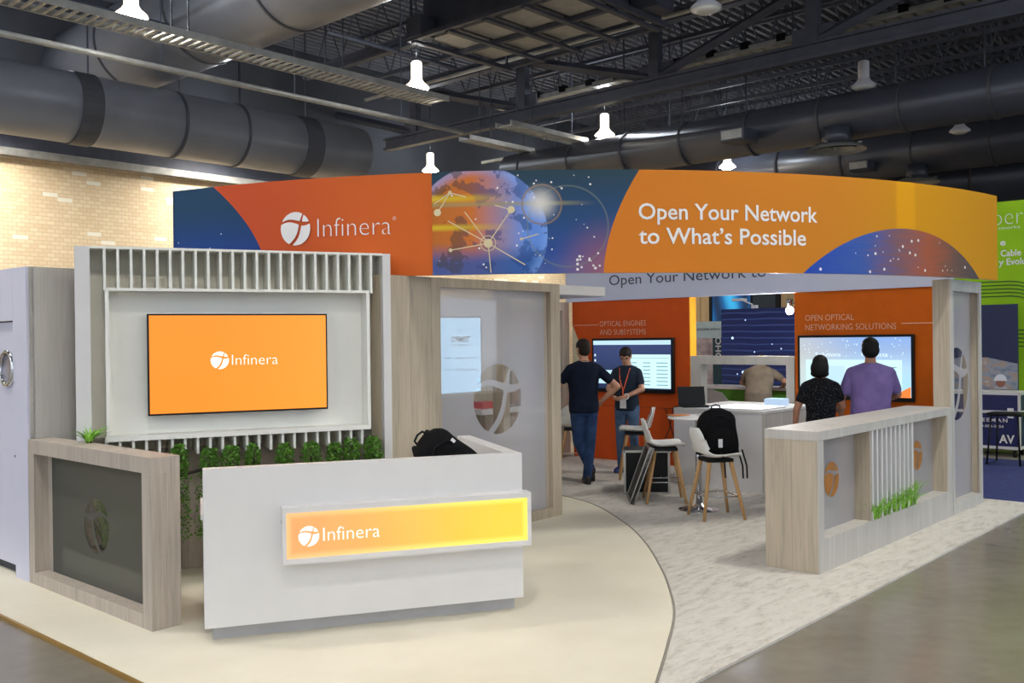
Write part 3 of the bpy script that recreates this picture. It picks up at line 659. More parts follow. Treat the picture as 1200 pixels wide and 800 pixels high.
# lit sign across the aisle on the right; its mirror image shows in the glass wall
sg = booth_empty('lit_sign', 'pale blue lit sign with TEMPO lettering across the aisle, mirrored in the glass room wall', 'sign', u=11.58, w=.27)
q = Matrix.Rotation(math.radians(-45), 4, 'Z')
xf = lambda p: q @ Vector((p[1], p[0], p[2]))
M['sign'] = glow('sign_face', '#a9d6f7', 4.2)
MB().box(-.35, .0, .72, .35, .05, 2.12, xf).build('sign_panel', M['sign'], sg)
MB().box(-.37, .051, .70, .37, .08, 2.14, xf).build('sign_back', M['black'], sg); MB().box(-.04, .05, .02, .04, .09, .72, xf).build('sign_post', M['black'], sg); MB().box(-.25, -.1, 0, .25, .25, .03, xf).build('sign_foot', M['black'], sg)
M['signdark'] = plain('sign_print', '#0a1220', .6)
SX = lambda x, z: xf(Vector((-x, -.004, z)))
for (tx, z, cp, wd) in (('TEMPO', 1.70, .10, .32), ('COMMUNICATIONS', 1.64, .022, .32)):
    lettering('lettering', tx, lambda a, b, z=z: SX(a, z+b), cp, M['signdark'], sg, width=wd, align='C', thin=.02)
for z in (1.42, 1.22):
    for c, w_ in ((-.2, .11), (.0, .16), (.22, .09)): lettering('lettering', 'network', lambda a, b, z=z, c=c: SX(c+a, z+b), .03, M['signdark'], sg, width=w_, align='C', thin=.02)
lettering('lettering', 'V', lambda a, b: SX(a, 1.84+b), .09, M['lanyard'], sg, width=.09, align='C', thin=-.02)

# ================================================================== CURVED HEADER
HC = (10.958, 9.524); HR = 6.734; TH0 = 3.35678; HZ0, HZ1 = 2.278, 3.122; SEND = 8.545
hd = thing('curved_banner', 'curved overhead banner printed with orange fields, a globe and slogan lettering', 'banner', uw(*HC), BR)
def hp(s, z, off=0):
    a = TH0+s/HR; return (cos(a)*(HR+off), sin(a)*(HR+off), z)
def hstrip(name, mat, s0, s1, off, rev=False, n=60, z0=HZ0, z1=HZ1):
    vs = []; fs = []
    for i in range(n+1):
        s = s0+(s1-s0)*i/n; vs += [hp(s, z0, off), hp(s, z1, off)]
    for i in range(n): f = (2*i, 2*i+2, 2*i+3, 2*i+1); fs.append(f[::-1] if rev else f)
    o = MB().add(vs, fs).build(name, mat, hd, True); uvl = o.data.uv_layers.new(name='UVMap')
    for lp in o.data.loops:
        i = lp.vertex_index; uvl.data[lp.index].uv = (s0+(s1-s0)*(i//2)/n, z1 if i % 2 else z0)
    return o
def huv(t):
    k = t.n.new('ShaderNodeUVMap'); k.uv_map = 'UVMap'; return t.xyz(k.outputs[0])
# left fabric
t = NT('banner_left_print'); s, z, _ = huv(t)
tt_ = t.math('SUBTRACT', 3.122, z); xb = t.math('ADD', .49, t.math('SUBTRACT', t.math('MULTIPLY', tt_, 1.30), t.math('MULTIPLY', t.math('MULTIPLY', tt_, tt_), .72)))
org = t.mix(t.smooth(s, .6, 2.6), lin('#c04d28'), lin('#d06526'))
nav = t.mix(t.smooth(z, 2.35, 3.0), lin('#1d3f8a'), lin('#21405c'))
t.base(t.mix(t.math('GREATER_THAN', s, xb), nav, org), .65, 0, .2); M['hl'] = t.m
hstrip('left_fabric', M['hl'], 0, 2.569, 0)
# globe and right fabric
t = NT('banner_right_print'); s, z, _ = huv(t)
tz = t.math('DIVIDE', t.math('SUBTRACT', z, 2.27), .845, clamp=True); xb = t.math('ADD', 3.97, t.math('MULTIPLY', t.math('POWER', tz, 1.8), .30))
isor = t.math('GREATER_THAN', s, xb)
org = t.ramp(t.math('DIVIDE', t.math('SUBTRACT', s, 4), 4.6), [(0, lin('#d27a24')), (.45, lin('#c67d20')), (.607, lin('#c58714')), (.612, lin('#d79806')), (.66, lin('#d79806')), (.667, lin('#c98d0a')), (1, lin('#c48a0c'))])
def circ(cx, cz, k=1.0):
    return t.math('SQRT', t.math('ADD', t.math('POWER', t.math('MULTIPLY', t.math('SUBTRACT', s, cx), k), 2), t.math('POWER', t.math('SUBTRACT', z, cz), 2)))
inarc = t.math('LESS_THAN', circ(6.93, .82), 1.88)
noi = t.noise(t.coord('UV', (1, 14, 1)), 3, 3)
arccol = t.ramp(t.math('ADD', t.math('DIVIDE', t.math('SUBTRACT', s, 5.75), 2.4), t.math('MULTIPLY', t.math('SUBTRACT', noi, .5), .25)), [(0, lin('#2348a8')), (.25, lin('#3a5aa5')), (.45, lin('#7a5a64')), (.62, lin('#a0573a')), (.8, lin('#6a5248')), (1, lin('#44444a'))])
bg = t.ramp(t.math('DIVIDE', t.math('SUBTRACT', z, 2.28), .84), [(0, lin('#4a5f9c')), (.2, lin('#2f4f95')), (.55, lin('#2a4c78')), (1, lin('#2c4450'))])
bg = t.mix(t.math('MULTIPLY', t.smooth(circ(4.0, 2.3), .5, 0), .6), bg, lin('#b0644e'))
gl_ = circ(2.955, 2.60); ing = t.smooth(gl_, .565, .555)
gcol = t.ramp(t.math('DIVIDE', t.math('SUBTRACT', s, 2.57), .95), [(0, lin('#bd6c2a')), (.35, lin('#cf7434')), (.6, lin('#9d88a4')), (.8, lin('#6a94e0')), (1, lin('#5a86d8'))])
gcol = t.mix(t.math('MULTIPLY', t.smooth(z, 2.56, 2.36), .9), gcol, lin('#2c5a9e'))
gcol = t.mix(t.math('MULTIPLY', t.smooth(gl_, .46, .56), .55), gcol, lin('#86aef0'))
land = t.noise(t.coord('UV', (1, 1, 1)), 5.2, 5, .6); lm = t.smooth(land, .53, .56)
gcol = t.mix(t.math('MULTIPLY', lm, .6), gcol, t.mix(t.smooth(s, 2.7, 3.2), lin('#4c4438'), lin('#2c4a86')))
for zc, hh in ((2.90, .05), (2.665, .04)):
    sk = t.math('MULTIPLY', t.smooth(t.math('ABSOLUTE', t.math('SUBTRACT', z, zc)), hh, 0), t.smooth(s, 3.3, 2.65)); gcol = t.mix(t.math('MULTIPLY', sk, .95), gcol, lin('#d9ba2c'))
col = t.mix(ing, bg, gcol)
col = t.mix(t.math('MULTIPLY', t.smooth(t.math('ABSOLUTE', t.math('SUBTRACT', z, 2.85)), .03, 0), t.math('MULTIPLY', t.smooth(s, 3.95, 3.5), .7)), col, lin('#a09a6c'))
for rr in (.19, .30):
    pass
col = t.mix(t.smooth(t.math('ABSOLUTE', t.math('SUBTRACT', circ(3.47, 2.84), .16)), .012, 0), col, lin('#8a7466'))
col = t.mix(t.math('MULTIPLY', t.smooth(t.math('ABSOLUTE', t.math('SUBTRACT', circ(3.68, 2.66), .33)), .012, 0), .5), col, lin('#7a8276'))
col = t.mix(t.math('POWER', t.smooth(circ(3.457, 2.851), .20, .0), 1.3), col, lin('#d9d6d0'))
fin = t.mix(isor, col, t.mix(inarc, org, arccol))
t.base(fin, .65, 0, .2); M['hr'] = t.m
hstrip('right_fabric', M['hr'], 2.569, SEND, 0.006)
hstrip('inner_lining', M['band'], 0, SEND, -.04, True)
m = MB(); n = 60
for zz in (HZ0, HZ1):
    vs = []
    for i in range(n+1): vs += [hp(SEND*i/n, zz, 0), hp(SEND*i/n, zz, -.04)]
    m.add(vs, [(2*i, 2*i+1, 2*i+3, 2*i+2) for i in range(n)])
m.build('frame_edge', M['steellt'], hd)
for ss, mm in ((0, M['navy']), (SEND, plain('banner_end_yellow', '#c48a0c', .65))): MB().add([hp(ss, HZ0, 0.006), hp(ss, HZ0, -.04), hp(ss, HZ1, -.04), hp(ss, HZ1, 0.006)], [(0, 1, 2, 3)]).build('end_cap', mm, hd)
HM = lambda s0, z0: (lambda a, b: hp(s0+a, z0+b, .0095))
logo('logo_mark', HM(1.353, 2.705), .142, M['letter'], hd)
lettering('lettering', 'Infinera', HM(1.562, 2.624), .158, M['letter'], hd, width=.66, thin=-.02)
lettering('lettering', '®', HM(2.235, 2.74), .03, M['letter'], hd, thin=-.01)
lettering('lettering', 'Open Your Network', HM(4.262, 2.716), .128, M['letter'], hd, width=1.63, thin=.012)
lettering('lettering', 'to What’s Possible', HM(4.262, 2.516), .128, M['letter'], hd, width=1.51, thin=.012)
m = MB(); rnd = random.Random(3)
def dot(m, s, z, r, off=.0095, n=8): m.add([hp(s+r*cos(2*pi*k/n), z+r*sin(2*pi*k/n), off) for k in range(n)], [tuple(range(n))])
for _ in range(38):
    s_, z_ = rnd.uniform(2.62, 3.92), rnd.uniform(2.31, 3.08); dot(m, s_, z_, rnd.choice([.004, .005, .007, .009]))
for _ in range(14): dot(m, rnd.uniform(3.75, 3.97), rnd.uniform(2.3, 2.44), rnd.choice([.006, .009, .012]))
for _ in range(34):
    s_ = rnd.gauss(6.85, .45); z_ = rnd.uniform(2.3, 2.66)
    if hypot(s_-6.93, z_-.82) < 1.85: dot(m, s_, z_, rnd.choice([.006, .009, .014]))
for _ in range(12): dot(m, rnd.uniform(.05, .7), rnd.uniform(2.4, 2.75), .006)
m.build('star_dots', M['letter'], hd, kind='stuff')
def hline(m, a, b, wd=.004, off=.0095):
    d = Vector((b[0]-a[0], b[1]-a[1])).normalized()*wd; m.add([hp(a[0]-d.y, a[1]+d.x, off), hp(a[0]+d.y, a[1]-d.x, off), hp(b[0]+d.y, b[1]-d.x, off), hp(b[0]-d.y, b[1]+d.x, off)], [(0, 1, 2, 3)])
m = MB(); N1, N2, N3, N4 = (3.22, 2.80), (3.03, 2.53), (2.72, 2.95), (2.615, 2.79)
for a, b in ((N1, N2), (N1, N3), (N3, (2.585, 2.86)), (N2, (2.84, 2.79)), (N2, (3.33, 2.35)), (N2, (2.72, 2.48)), (N2, (3.05, 2.29)), (N3, N4), (N2, (2.70, 2.72)), ((3.3, 2.56), (3.44, 2.6))): hline(m, a, b)
for (p, r) in ((N1, .03), (N2, .036), (N3, .016), (N4, .03), ((2.72, 2.48), .016), ((3.3, 2.56), .012)): dot(m, *p, r, .0105, 16)
for k in range(24): hline(m, (N2[0]+.062*cos(2*pi*k/24), N2[1]+.062*sin(2*pi*k/24)), (N2[0]+.062*cos(2*pi*(k+1)/24), N2[1]+.062*sin(2*pi*(k+1)/24)), .003)
m.build('network_lines', plain('cream_print', '#d8c9a0', .6), hd)

# ================================================================== BACK WALL OF THE BOOTH (u = 11)
def wallpanel(label, w0, w1, mat, th=.15):
    t = booth_empty('graphic_panel', label, 'wall panel', u=11.0, w=w0)
    box('wall_fabric', mat, t, 0, 0, .015, th, w1-w0, 2.275); return t
UB = lambda t0, w, z: (lambda a, b: (-.004, (w-t0)-a, z+b))
ow = wallpanel('orange graphic wall at rear left reading Optical Engines and Subsystems', 6.77, 8.75, M['orangered'])
box('end_cap', M['orangelit'], ow, 0, -.012, .015, .15, 0, 2.275)
lettering('lettering', 'OPTICAL ENGINES', UB(6.77, 8.25, 1.91), .075, M['letterpale'], ow, width=.79, thin=-.012)
lettering('lettering', 'AND SUBSYSTEMS', UB(6.77, 8.25, 1.79), .075, M['letterpale'], ow, width=.79, thin=-.012)
box('rule_line', M['letterpale'], ow, -.004, 8.28-6.77, 1.93, 0, 8.72-6.77, 1.938)
M['cream'] = plain('cream_print_wedge', '#c9c2a4', .6)
MB().add([(-.003, 8.745-6.77, 1.94), (-.003, 8.745-6.77, .9), (-.003, 8.40-6.77, 1.2)], [(0, 1, 2)]).build('graphic_wedge', M['cream'], ow)
box('panel_seam', plain('panel_seam_dark', '#5c2c10', .7), ow, -.003, 0, .78, 0, 1.6, .785); MB().add([(-.003, .1, .0), (-.003, .13, .0), (-.003, 1.0-.6, .78), (-.003, .98-.6, .78)], [(0, 1, 2, 3)]).build('panel_seam', plain('panel_seam_dark2', '#5c2c10', .7), ow)
orr = wallpanel('orange graphic wall at rear right reading Open Optical Networking Solutions', 3.62, 5.28, M['orange'])
lettering('lettering', 'OPEN OPTICAL', UB(3.62, 5.14, 1.925), .07, M['letterpale'], orr, width=.60, thin=-.012)
lettering('lettering', 'NETWORKING SOLUTIONS', UB(3.62, 5.14, 1.81), .07, M['letterpale'], orr, width=1.09, thin=-.012)
box('rule_line', M['letterpale'], orr, -.004, .03, 1.868, 0, 3.99-3.62, 1.876)
# white lining band above, the far side of the ring header, with slogan
bd = booth_empty('rear_banner', 'pale rear banner above the orange walls with dark slogan lettering', 'banner', u=10.98, w=2.95)
box('banner_face', M['band'], bd, 0, .5, 2.276, .1, 5.9, 3.10); box('banner_edge', M['steellt'], bd, 0.0, .5, 3.10, .1, 5.9, 3.115)
lettering('lettering', 'Open Your Network to', lambda a, b: (-.004, (8.06-2.95)-a, 2.49+b), .14, M['letterdark'], bd, width=2.42, thin=.0)
# rear televisions
t = NT('rear_left_screen'); v = t.xyz(t.coord()); t.base((0, 0, 0, 1), .3); t.emit(t.mix(t.smooth(v[2], -.3, .3), lin('#1c2a4c'), lin('#33406a')), 1.0); M['deskscr'] = t.m
t = NT('rear_right_screen'); v = t.xyz(t.coord()); nn = t.noise(t.coord(), 9, 4)
cc = t.ramp(t.math('ADD', t.math('MULTIPLY', v[2], 1.0), .5), [(.1, lin('#9ad4ec')), (.5, lin('#a8c9e0')), (.7, lin('#8fa9cf')), (1, lin('#6e9be0'))]); cc = t.mix(t.math('MULTIPLY', t.smooth(v[1], -.2, .75), .5), cc, lin('#cfc6a6'))
t.base((0, 0, 0, 1), .3); t.emit(cc, 1.05); M['prodscr'] = t.m
M['uiwhite'] = glow('ui_white', '#c2ecf2', 1.05); M['uibar'] = glow('ui_bar', '#b7d8e6', 1.0); M['uigrey'] = glow('ui_grey', '#6d94a8', .9); M['uidark'] = glow('ui_dark', '#12161f', .6)
M['uiorange'] = glow('ui_orange', '#f0803a', 1.0); M['uitext'] = glow('ui_text', '#d8eefb', 1.1)
def teli(label, wl_, wr, z0, z1, scr):
    t = booth_empty('television', label, 'television', u=11.0, w=(wl_+wr)/2, z=(z0+z1)/2); hw, hh = (wl_-wr)/2, (z1-z0)/2
    box('bezel', M['black'], t, -.07, -hw, -hh, -.02, hw, hh, bev=.004); box('mount', M['black'], t, -.02, -.3, -.2, 0, .3, .2)
    box('screen', scr, t, -.073, -hw+.03, -hh+.05, -.069, hw-.03, hh-.03)
    U = lambda y, z, d=.0755: (-d, y, z)
    def rect(name, mat, y0, y1, z0, z1, d=.0755): return MB().add([U(y0, z0, d), U(y1, z0, d), U(y1, z1, d), U(y0, z1, d)], [(0, 1, 2, 3)]).build(name, mat, t)
    return t, rect, U
t1, rect, U = teli('wall television at rear left showing a computer desktop with a white window', 8.345, 6.985, .985, 1.74, M['deskscr'])
rect('menu_bar', M['uibar'], -.65, .65, .285, .345); rect('app_window', M['uiwhite'], -.645, .04, -.31, .15, .076); rect('app_window', M['uibar'], .28, .62, -.26, -.07, .0757)
for k in range(7):
    for (y0, y1) in ((-.1, .0), (-.32, -.2), (-.6, -.42)): rect('text_row', M['uigrey'], y0, y1, -.27+k*.05, -.258+k*.05, .0765)
rect('title_rule', M['uigrey'], -.62, .02, .10, .106, .0765)
for k in range(6): rect('dock_icon', M['uitext'], .605, .63, -.25+k*.075, -.22+k*.075, .0765)
t2, rect, U = teli('wall television at rear right showing a blue product page', 5.212, 3.835, .985, 1.75, M['prodscr'])
rect('content_panel', M['uiwhite'], -.56, .58, -.25, .09); rect('content_panel', M['uibar'], .1, .5, -.2, .02, .076)
for k in range(5): rect('text_row', M['uigrey'], -.5, -.1, -.2+k*.05, -.19+k*.05, .0765)
MB().add([U(-.655, -.335), U(-.42, -.335), U(-.655, -.21)], [(0, 1, 2)]).build('corner_graphic', M['uiorange'], t2)
lettering('lettering', 'Solutions', lambda a, b: (-.077, .46-a, .13+b), .045, M['uitext'], t2, width=.31); lettering('lettering', 'Products', lambda a, b: (-.077, -.1-a, .13+b), .045, M['uitext'], t2, width=.30)
for k in range(40): yy, zz = rnd.uniform(-.6, .6), rnd.uniform(.12, .33); rect('sparkle', M['uitext'], yy, yy+.008, zz, zz+.012, .0762)
# hatch frame in the gap
ht = booth_empty('hatch_frame', 'pale ash framed serving hatch between the two orange walls', 'hatch', u=11.0, w=5.29)
box('frame_stile', M['woodcool'], ht, 0, 0, .015, .15, .11, 1.495); box('frame_stile', M['woodcool'], ht, 0, 1.31, .015, .15, 1.465, 1.495); box('frame_head', M['woodcool'], ht, 0, .11, 1.385, .15, 1.31, 1.495)
box('frame_sill', M['woodcool'], ht, 0, .11, .74, .15, 1.31, .78); box('base_panel', M['woodcool'], ht, .02, .11, .015, .1, 1.31, .74)
# counter
ct = booth_empty('demo_counter', 'white demonstration counter with a pale ash end, before the serving hatch', 'counter', u=9.63, w=4.99)
box('front_panel', plain('grey_white_counter', '#d6d4d5', .45, var=.02), ct, 0, 0.03, .015, .04, 1.16, .89); box('end_panel', M['woodcool'], ct, 0, 0, .015, 1.33, .03, .89); box('counter_top', M['white'], ct, -.01, -.01, .89, 1.33, 1.17, .92, bev=.002)
box('rear_panel', M['white'], ct, 1.29, .03, .015, 1.33, 1.16, .89); box('left_panel', M['white'], ct, .04, 1.13, .015, 1.29, 1.16, .89)
lp = booth_empty('light_pad', 'glowing white light pad on top of the demo counter', 'light pad', u=9.67, w=5.06, z=.921)
box('pad_body', M['white'], lp, 0, 0, 0, .62, .66, .012); box('pad_surface', glow('pad_glow', '#f2f6ff', 1.5), lp, .01, .01, .012, .61, .65, .018)
ab = booth_empty('acrylic_block', 'small pale blue acrylic block on the demo counter near its right end', 'block', u=10.42, w=5.30, z=.921)
box('block_body', glow('acrylic_glow', '#b7d0ee', .8), ab, 0, -.12, 0, .2, .1, .08, bev=.004); box('block_cap', M['uibar'], ab, .01, -.11, .08, .19, .09, .084)
lq = uw(9.80, 5.97, .921)
lpt = thing('laptop', 'black open laptop on the left end of the demo counter', 'laptop', lq, .12)
box('keyboard_base', M['black'], lpt, -.165, -.11, 0, .165, .11, .018, bev=.004)
MB().box(-.165, 0, 0, .165, .010, .22, lambda p: Matrix.Rotation(-.2, 3, 'X') @ p).build('screen_lid', M['black'], lpt, bev=.003).location = (0, .10, .018)
MB().tube([(-.165, .0, .01), (-.26, .0, .0), (-.30, .02, -.25), (-.42, .1, -.55), (-.65, .3, -.895)], .006, 6).build('power_cable', M['black'], lpt)

# ================================================================== BEYOND THE OPENING
fb = booth_empty('backdrop_panel', 'navy backdrop panel with glowing blue streaks beyond the serving hatch', 'backdrop', u=13.6, w=6.30)
t = NT('streaked_navy_print'); v = t.xyz(t.coord()); wv = t.n.new('ShaderNodeTexWave'); wv.bands_direction = 'Z'; wv.inputs['Scale'].default_value = 3.2; wv.inputs['Distortion'].default_value = 1.6; wv.inputs['Detail Scale'].default_value = .6
t.L(t.coord(), wv.inputs['Vector']); st = t.math('MULTIPLY', t.math('POWER', wv.outputs[1], 18), .38)
base = t.ramp(t.math('DIVIDE', v[2], 2.2), [(.3, lin('#20284a')), (.75, lin('#26356e')), (1, lin('#1b2a5c'))]); t.base(t.mix(t.math('MULTIPLY', st, .6), base, lin('#6f8fe0')), .5); t.emit(t.mix(st, lin('#101a3e'), lin('#5876cc')), .22); M['streak'] = t.m
box('panel_face', M['streak'], fb, 0, 0, .05, .04, 1.48, 2.18); box('panel_base', M['black'], fb, -.15, 0, 0, .2, 1.48, .05)
for (y, z, r) in ((.18, 1.9, .03), (1.28, 1.72, .022), (1.1, 1.18, .026), (.25, 1.24, .028), (.9, 1.5, .012), (.6, 1.62, .01), (.12, 1.3, .012), (1.2, 1.15, .012), (.45, 1.55, .012), (1.05, 2.0, .012), (.5, .8, .012)):
    MB().add([(-.003, y+r*cos(2*pi*k/8), z+r*sin(2*pi*k/8)) for k in range(8)], [tuple(range(8))]).build('glow_spot', glow('spot_blue', '#bcd8ff', 1.3) if 'spot_blue' not in bpy.data.materials else bpy.data.materials['spot_blue'], fb)
al = booth_empty('arm_lamp', 'small white arm lamp clipped on top of the navy backdrop panel', 'lamp', u=13.6, w=7.2, z=2.181)
MB().tube([(.02, 0, 0), (-.02, .02, .06), (-.2, .1, .13)], .012, 8).build('lamp_arm', M['lampwhite'], al, True); box('lamp_head', M['lampwhite'], al, -.34, .02, .11, -.18, .2, .15, bev=.005); box('clamp', M['lampwhite'], al, -.02, -.04, -.0, .06, .04, .05)
sl_ = booth_empty('spot_lamp', 'bright white spot lamp shining at the top right corner of the hatch opening', 'lamp', u=11.16, w=5.36, z=2.0)
MB().ell((.0, .06, .06), (.05, .05, .05), 14, 8).build('bulb', glow('spot_lamp_bulb', '#fffaf0', 25), sl_, True); MB().lathe([(.03, .11), (.04, .2)], (0, .06, 0), 12).build('lamp_holder', M['black'], sl_, True); box('arm', M['black'], sl_, -.01, -.1, .14, .01, .06, .16)
lg = bpy.data.lights.new('spot_lamp_light', 'POINT'); lg.energy = 45; lg.shadow_soft_size = .06; lo = bpy.data.objects.new('spot_lamp_light', lg); COL.objects.link(lo); lo.location = uw(11.06, 5.55, 2.02)
ps_ = booth_empty('poster_board', 'pale poster wall with pink picture and small heading left of the navy backdrop', 'poster', u=15.2, w=8.55)
t = NT('poster_print'); v = t.coord(); n1 = t.noise(v, 4, 4); t.base(t.ramp(n1, [(.35, lin('#a58e93')), (.5, lin('#c9b3b0')), (.65, lin('#dcd6d2'))]), .6); M['poster'] = t.m
box('poster_board', plain('pale_aqua_board', '#cfe0de', .6), ps_, 0, 0, .1, .06, 1.5, 2.02); MB().add([(-.004, .18, .6), (-.004, 1.4, .6), (-.004, 1.4, 1.72), (-.004, .18, 1.72)], [(0, 1, 2, 3)]).build('picture', M['poster'], ps_)
box('dark_strip', plain('dark_teal_strip', '#2c4a52', .6), ps_, -.006, .08, .6, 0, .32, 1.72); box('foot', M['white'], ps_, -.1, .1, 0, .2, 1.4, .1)
lettering('lettering', 'BUILDING WITH A', lambda a, b: (-.008, .63-a, 1.86+b), .04, M['letterdark'], ps_, width=.47, thin=.01)
lettering('lettering', 'OHO', lambda a, b: (-.01, .15+b, 1.32+a), .11, M['letter'], ps_, width=.42, thin=.02)
gc = booth_empty('green_counter', 'white-topped green counter beyond the serving hatch', 'counter', u=12.75, w=6.2)
box('counter_front', M['kelly'], gc, 0, 0, .0, .05, 1.85, .96); box('counter_top', M['white'], gc, -.03, -.02, .96, .5, 1.87, 1.0); box('counter_end', M['kelly'], gc, .05, 0, 0, .5, .04, .96)
MB().prism([(1.85, .02), (1.85, .95), (1.25, .95), (1.08, .9), (.95, .75), (.9, .5), (.9, .02)], -.012, -.001, 'x').build('front_graphic', plain('grey_counter_graphic', '#a3a4a2', .5), gc)
hw_ = booth_empty('timber_panelling', 'tall oak panelled wall far behind the serving hatch', 'wall panel', u=24.0, w=9.0)
for k in range(8): box('oak_panel', M['oakwall'], hw_, 0, k*.9, 0, .1, k*.9+.88, 4.6)
bs = booth_empty('blue_screen', 'tall blue lit curtain window high above the navy backdrop panel', 'screen', u=20.0, w=10.05, z=0)
t = NT('blue_curtain_light'); wv = t.n.new('ShaderNodeTexWave'); wv.bands_direction = 'Y'; wv.inputs['Scale'].default_value = .45; wv.inputs['Distortion'].default_value = 5; t.L(t.coord(), wv.inputs['Vector']); t.base((0, 0, 0, 1), .5); t.emit(t.ramp(wv.outputs[1], [(0, lin('#0d2a4a')), (.5, lin('#14609c')), (1, lin('#38a9dc'))]), .9)
box('lit_curtain', t.m, bs, 0, .62, 2.1, .05, 1.62, 3.2); box('dark_pane', plain('dark_blue_pane', '#20303f', .3), bs, 0, .0, 2.1, .05, .58, 3.2); box('frame_post', M['black'], bs, -.02, .58, 2.1, .06, .62, 3.2); box('frame_post', M['black'], bs, -.02, -.1, 0, .06, -.0, 3.2); box('frame_post', M['black'], bs, -.02, 1.62, 0, .06, 1.7, 3.2); box('lower_panel', M['farwall'], bs, 0, 0, 0, .05, 1.62, 2.1)

# ================================================================== RIGHT TOWER AND HALF WALL (front face w = 3.0)
rh = booth_empty('low_partition', 'low ash half wall at right with white slats and gold logos, behind grass tufts', 'half wall', u=6.61, w=3.0)
TD = .425; HR_ = 1.05; L0 = 2.945
box('end_post', M['woodwarm'], rh, 0, .013, .015, .10, .21, HR_-.071); box('end_post', M['woodwarm'], rh, 0, .212, .015, .10, TD, HR_-.071); box('front_stile', M['woodcool'], rh, 0, 0, .015, .085, .012, HR_-.071)
box('top_rail', M['woodcool'], rh, 0, 0, HR_-.07, L0, TD, HR_, bev=.002)
box('bottom_rail', M['woodcool'], rh, .085, 0, .015, L0, .3, .26, bev=.002)
box('divider', M['woodwarm'], rh, .965, .01, .26, .985, .3, HR_-.07); box('divider', M['woodwarm'], rh, 1.93, .01, .26, 1.945, .3, HR_-.07); box('end_jamb', M['woodwarm'], rh, 2.8, .005, .26, 2.82, .3, HR_-.07)
box('tail_stile', M['woodcool'], rh, 2.82, 0, .26, L0, .3, HR_-.07)
for i, (a, b, cx) in enumerate(((.085, .965, .52), (1.945, 2.8, 2.375))):
    box('glass_pane', M['glass'], rh, a, .14, .26, b, .146, HR_-.07)
    MB().add([(a, .136, .26), (b, .136, .26), (b, .136, HR_-.07), (a, .136, HR_-.07)], [(0, 1, 2, 3)]).build('frosted_film', M['filmlt'], rh)
    logo('logo_mark', lambda x, y, cx=cx: (cx+x, .132, .635+y), .135, M['gold'], rh)
for k in range(10):
    if k == 0: o = MB().box(0, 0, 0, .03, .09, .72).build('slat', M['white'], rh); sd = o.data
    else: o = bpy.data.objects.new('slat', sd); COL.objects.link(o); o.parent = rh
    o.location = (1.0+k*.0985, .004, .26); o.rotation_euler.z = 0
box('slat_backing', M['white'], rh, .985, .2, .26, 1.93, .21, HR_-.07)
for i, (du, lab) in enumerate(((1.08, 'grass tuft at the left end of the slats in the right half wall'), (1.3, 'second grass tuft from the left among the slats of the right half wall'), (1.52, 'tallest grass tuft in the middle of the slats'), (1.7, 'grass tuft right of the middle of the slats'), (1.9, 'bushy grass tuft at the right end of the slats beside the far glass'))):
    p = booth_empty('grass_tuft', lab, 'plant', u=6.61+du, w=3.06, z=.262, group='grass tufts in the right half wall')
    blades(MB(), 120, .08, .10, .19+.02*i, .12, .018, 50+i).build('grass_blades', M['leaf'], p, kind='stuff'); box('soil', M['soil'], p, -.09, -.04, 0, .09, .05, .012)
tw = booth_empty('corner_tower', 'tall ash-framed glass tower at right holding up the curved banner', 'tower', u=9.565, w=3.0)
TW = .93; TZ = 2.27
box('side_panel', M['woodwarm'], tw, 0, .02, .015, .03, .175, TZ); box('front_stile', M['woodcool'], tw, 0, 0, .015, .06, .02, TZ); box('far_stile', M['woodcool'], tw, TW-.06, 0, .015, TW, .02, TZ)
box('far_panel', M['woodwarm'], tw, TW-.03, .02, .015, TW, .175, TZ); box('head_rail', M['woodcool'], tw, .06, 0, 2.16, TW-.06, .175, TZ); box('foot_rail', M['woodcool'], tw, .06, 0, .015, TW-.06, .175, .12)
box('glass_pane', M['glass'], tw, .03, .1, .12, TW-.03, .106, 2.16)
film_with_logo('frosted_film', M['filmlt'], tw, .03, TW-.03, .12, 2.16, .44, 1.25, .36, lambda x, y: (x, .096, y))

# ================================================================== RIGHT-HAND NEIGHBOUR BOOTH
jw = booth_empty('booth_backdrop', 'lime green booth wall with white lettering and dark curved lines at far right', 'booth wall', u=15.6, w=1.5)
box('wall_panel', M['green'], jw, 0, 0, .02, .15, 1.7, 3.72); box('wall_panel', M['green'], jw, 0, 1.702, .02, .15, 3.5, 3.72)
JU = lambda w, z: (lambda a, b: (-.004, (w-1.5)-a, z+b))
lettering('lettering', 'per', JU(4.27, 3.37), .255, M['letter'], jw, width=.40, thin=-.025); lettering('lettering', 'tworks', JU(4.21, 3.305), .045, M['letter'], jw, width=.30, thin=-.005)
for tx, w_, z, wd in (('e', 4.185, 3.065, .075), ('Cable', 4.18, 2.90, .28), ('y', 4.21, 2.77, .075), ('Evolution', 4.10, 2.77, .47)): lettering('lettering', tx, JU(w_, z), .092, M['letter'], jw, width=wd, thin=.02)
for k in range(5):
    z = 2.53-.055*k; P = [(3.4, z), (2.55, z), (2.42, z-.015), (2.3, z-.06), (1.9, z-.10), (0, z-.10)]
    MB().add([(-.004, y, zz+o) for y, zz in P for o in (0, -.018)], [(2*i, 2*i+1, 2*i+3, 2*i+2) for i in range(5)]).build('curved_line', M['greendk'], jw)
    z = 1.80-.06*k; P = [(2.52, z), (2.4, z), (2.25, z-.03), (2.1, z-.12), (2.0, z-.3)]
    MB().add([(-.004, y, zz+o) for y, zz in P for o in (0, -.018)], [(2*i, 2*i+1, 2*i+3, 2*i+2) for i in range(4)]).build('curved_line', M['greendk'], jw)
pb = booth_empty('photo_panel', 'navy photo panel of workers in white hard hats in front of the green wall', 'panel', u=15.2, w=3.86)
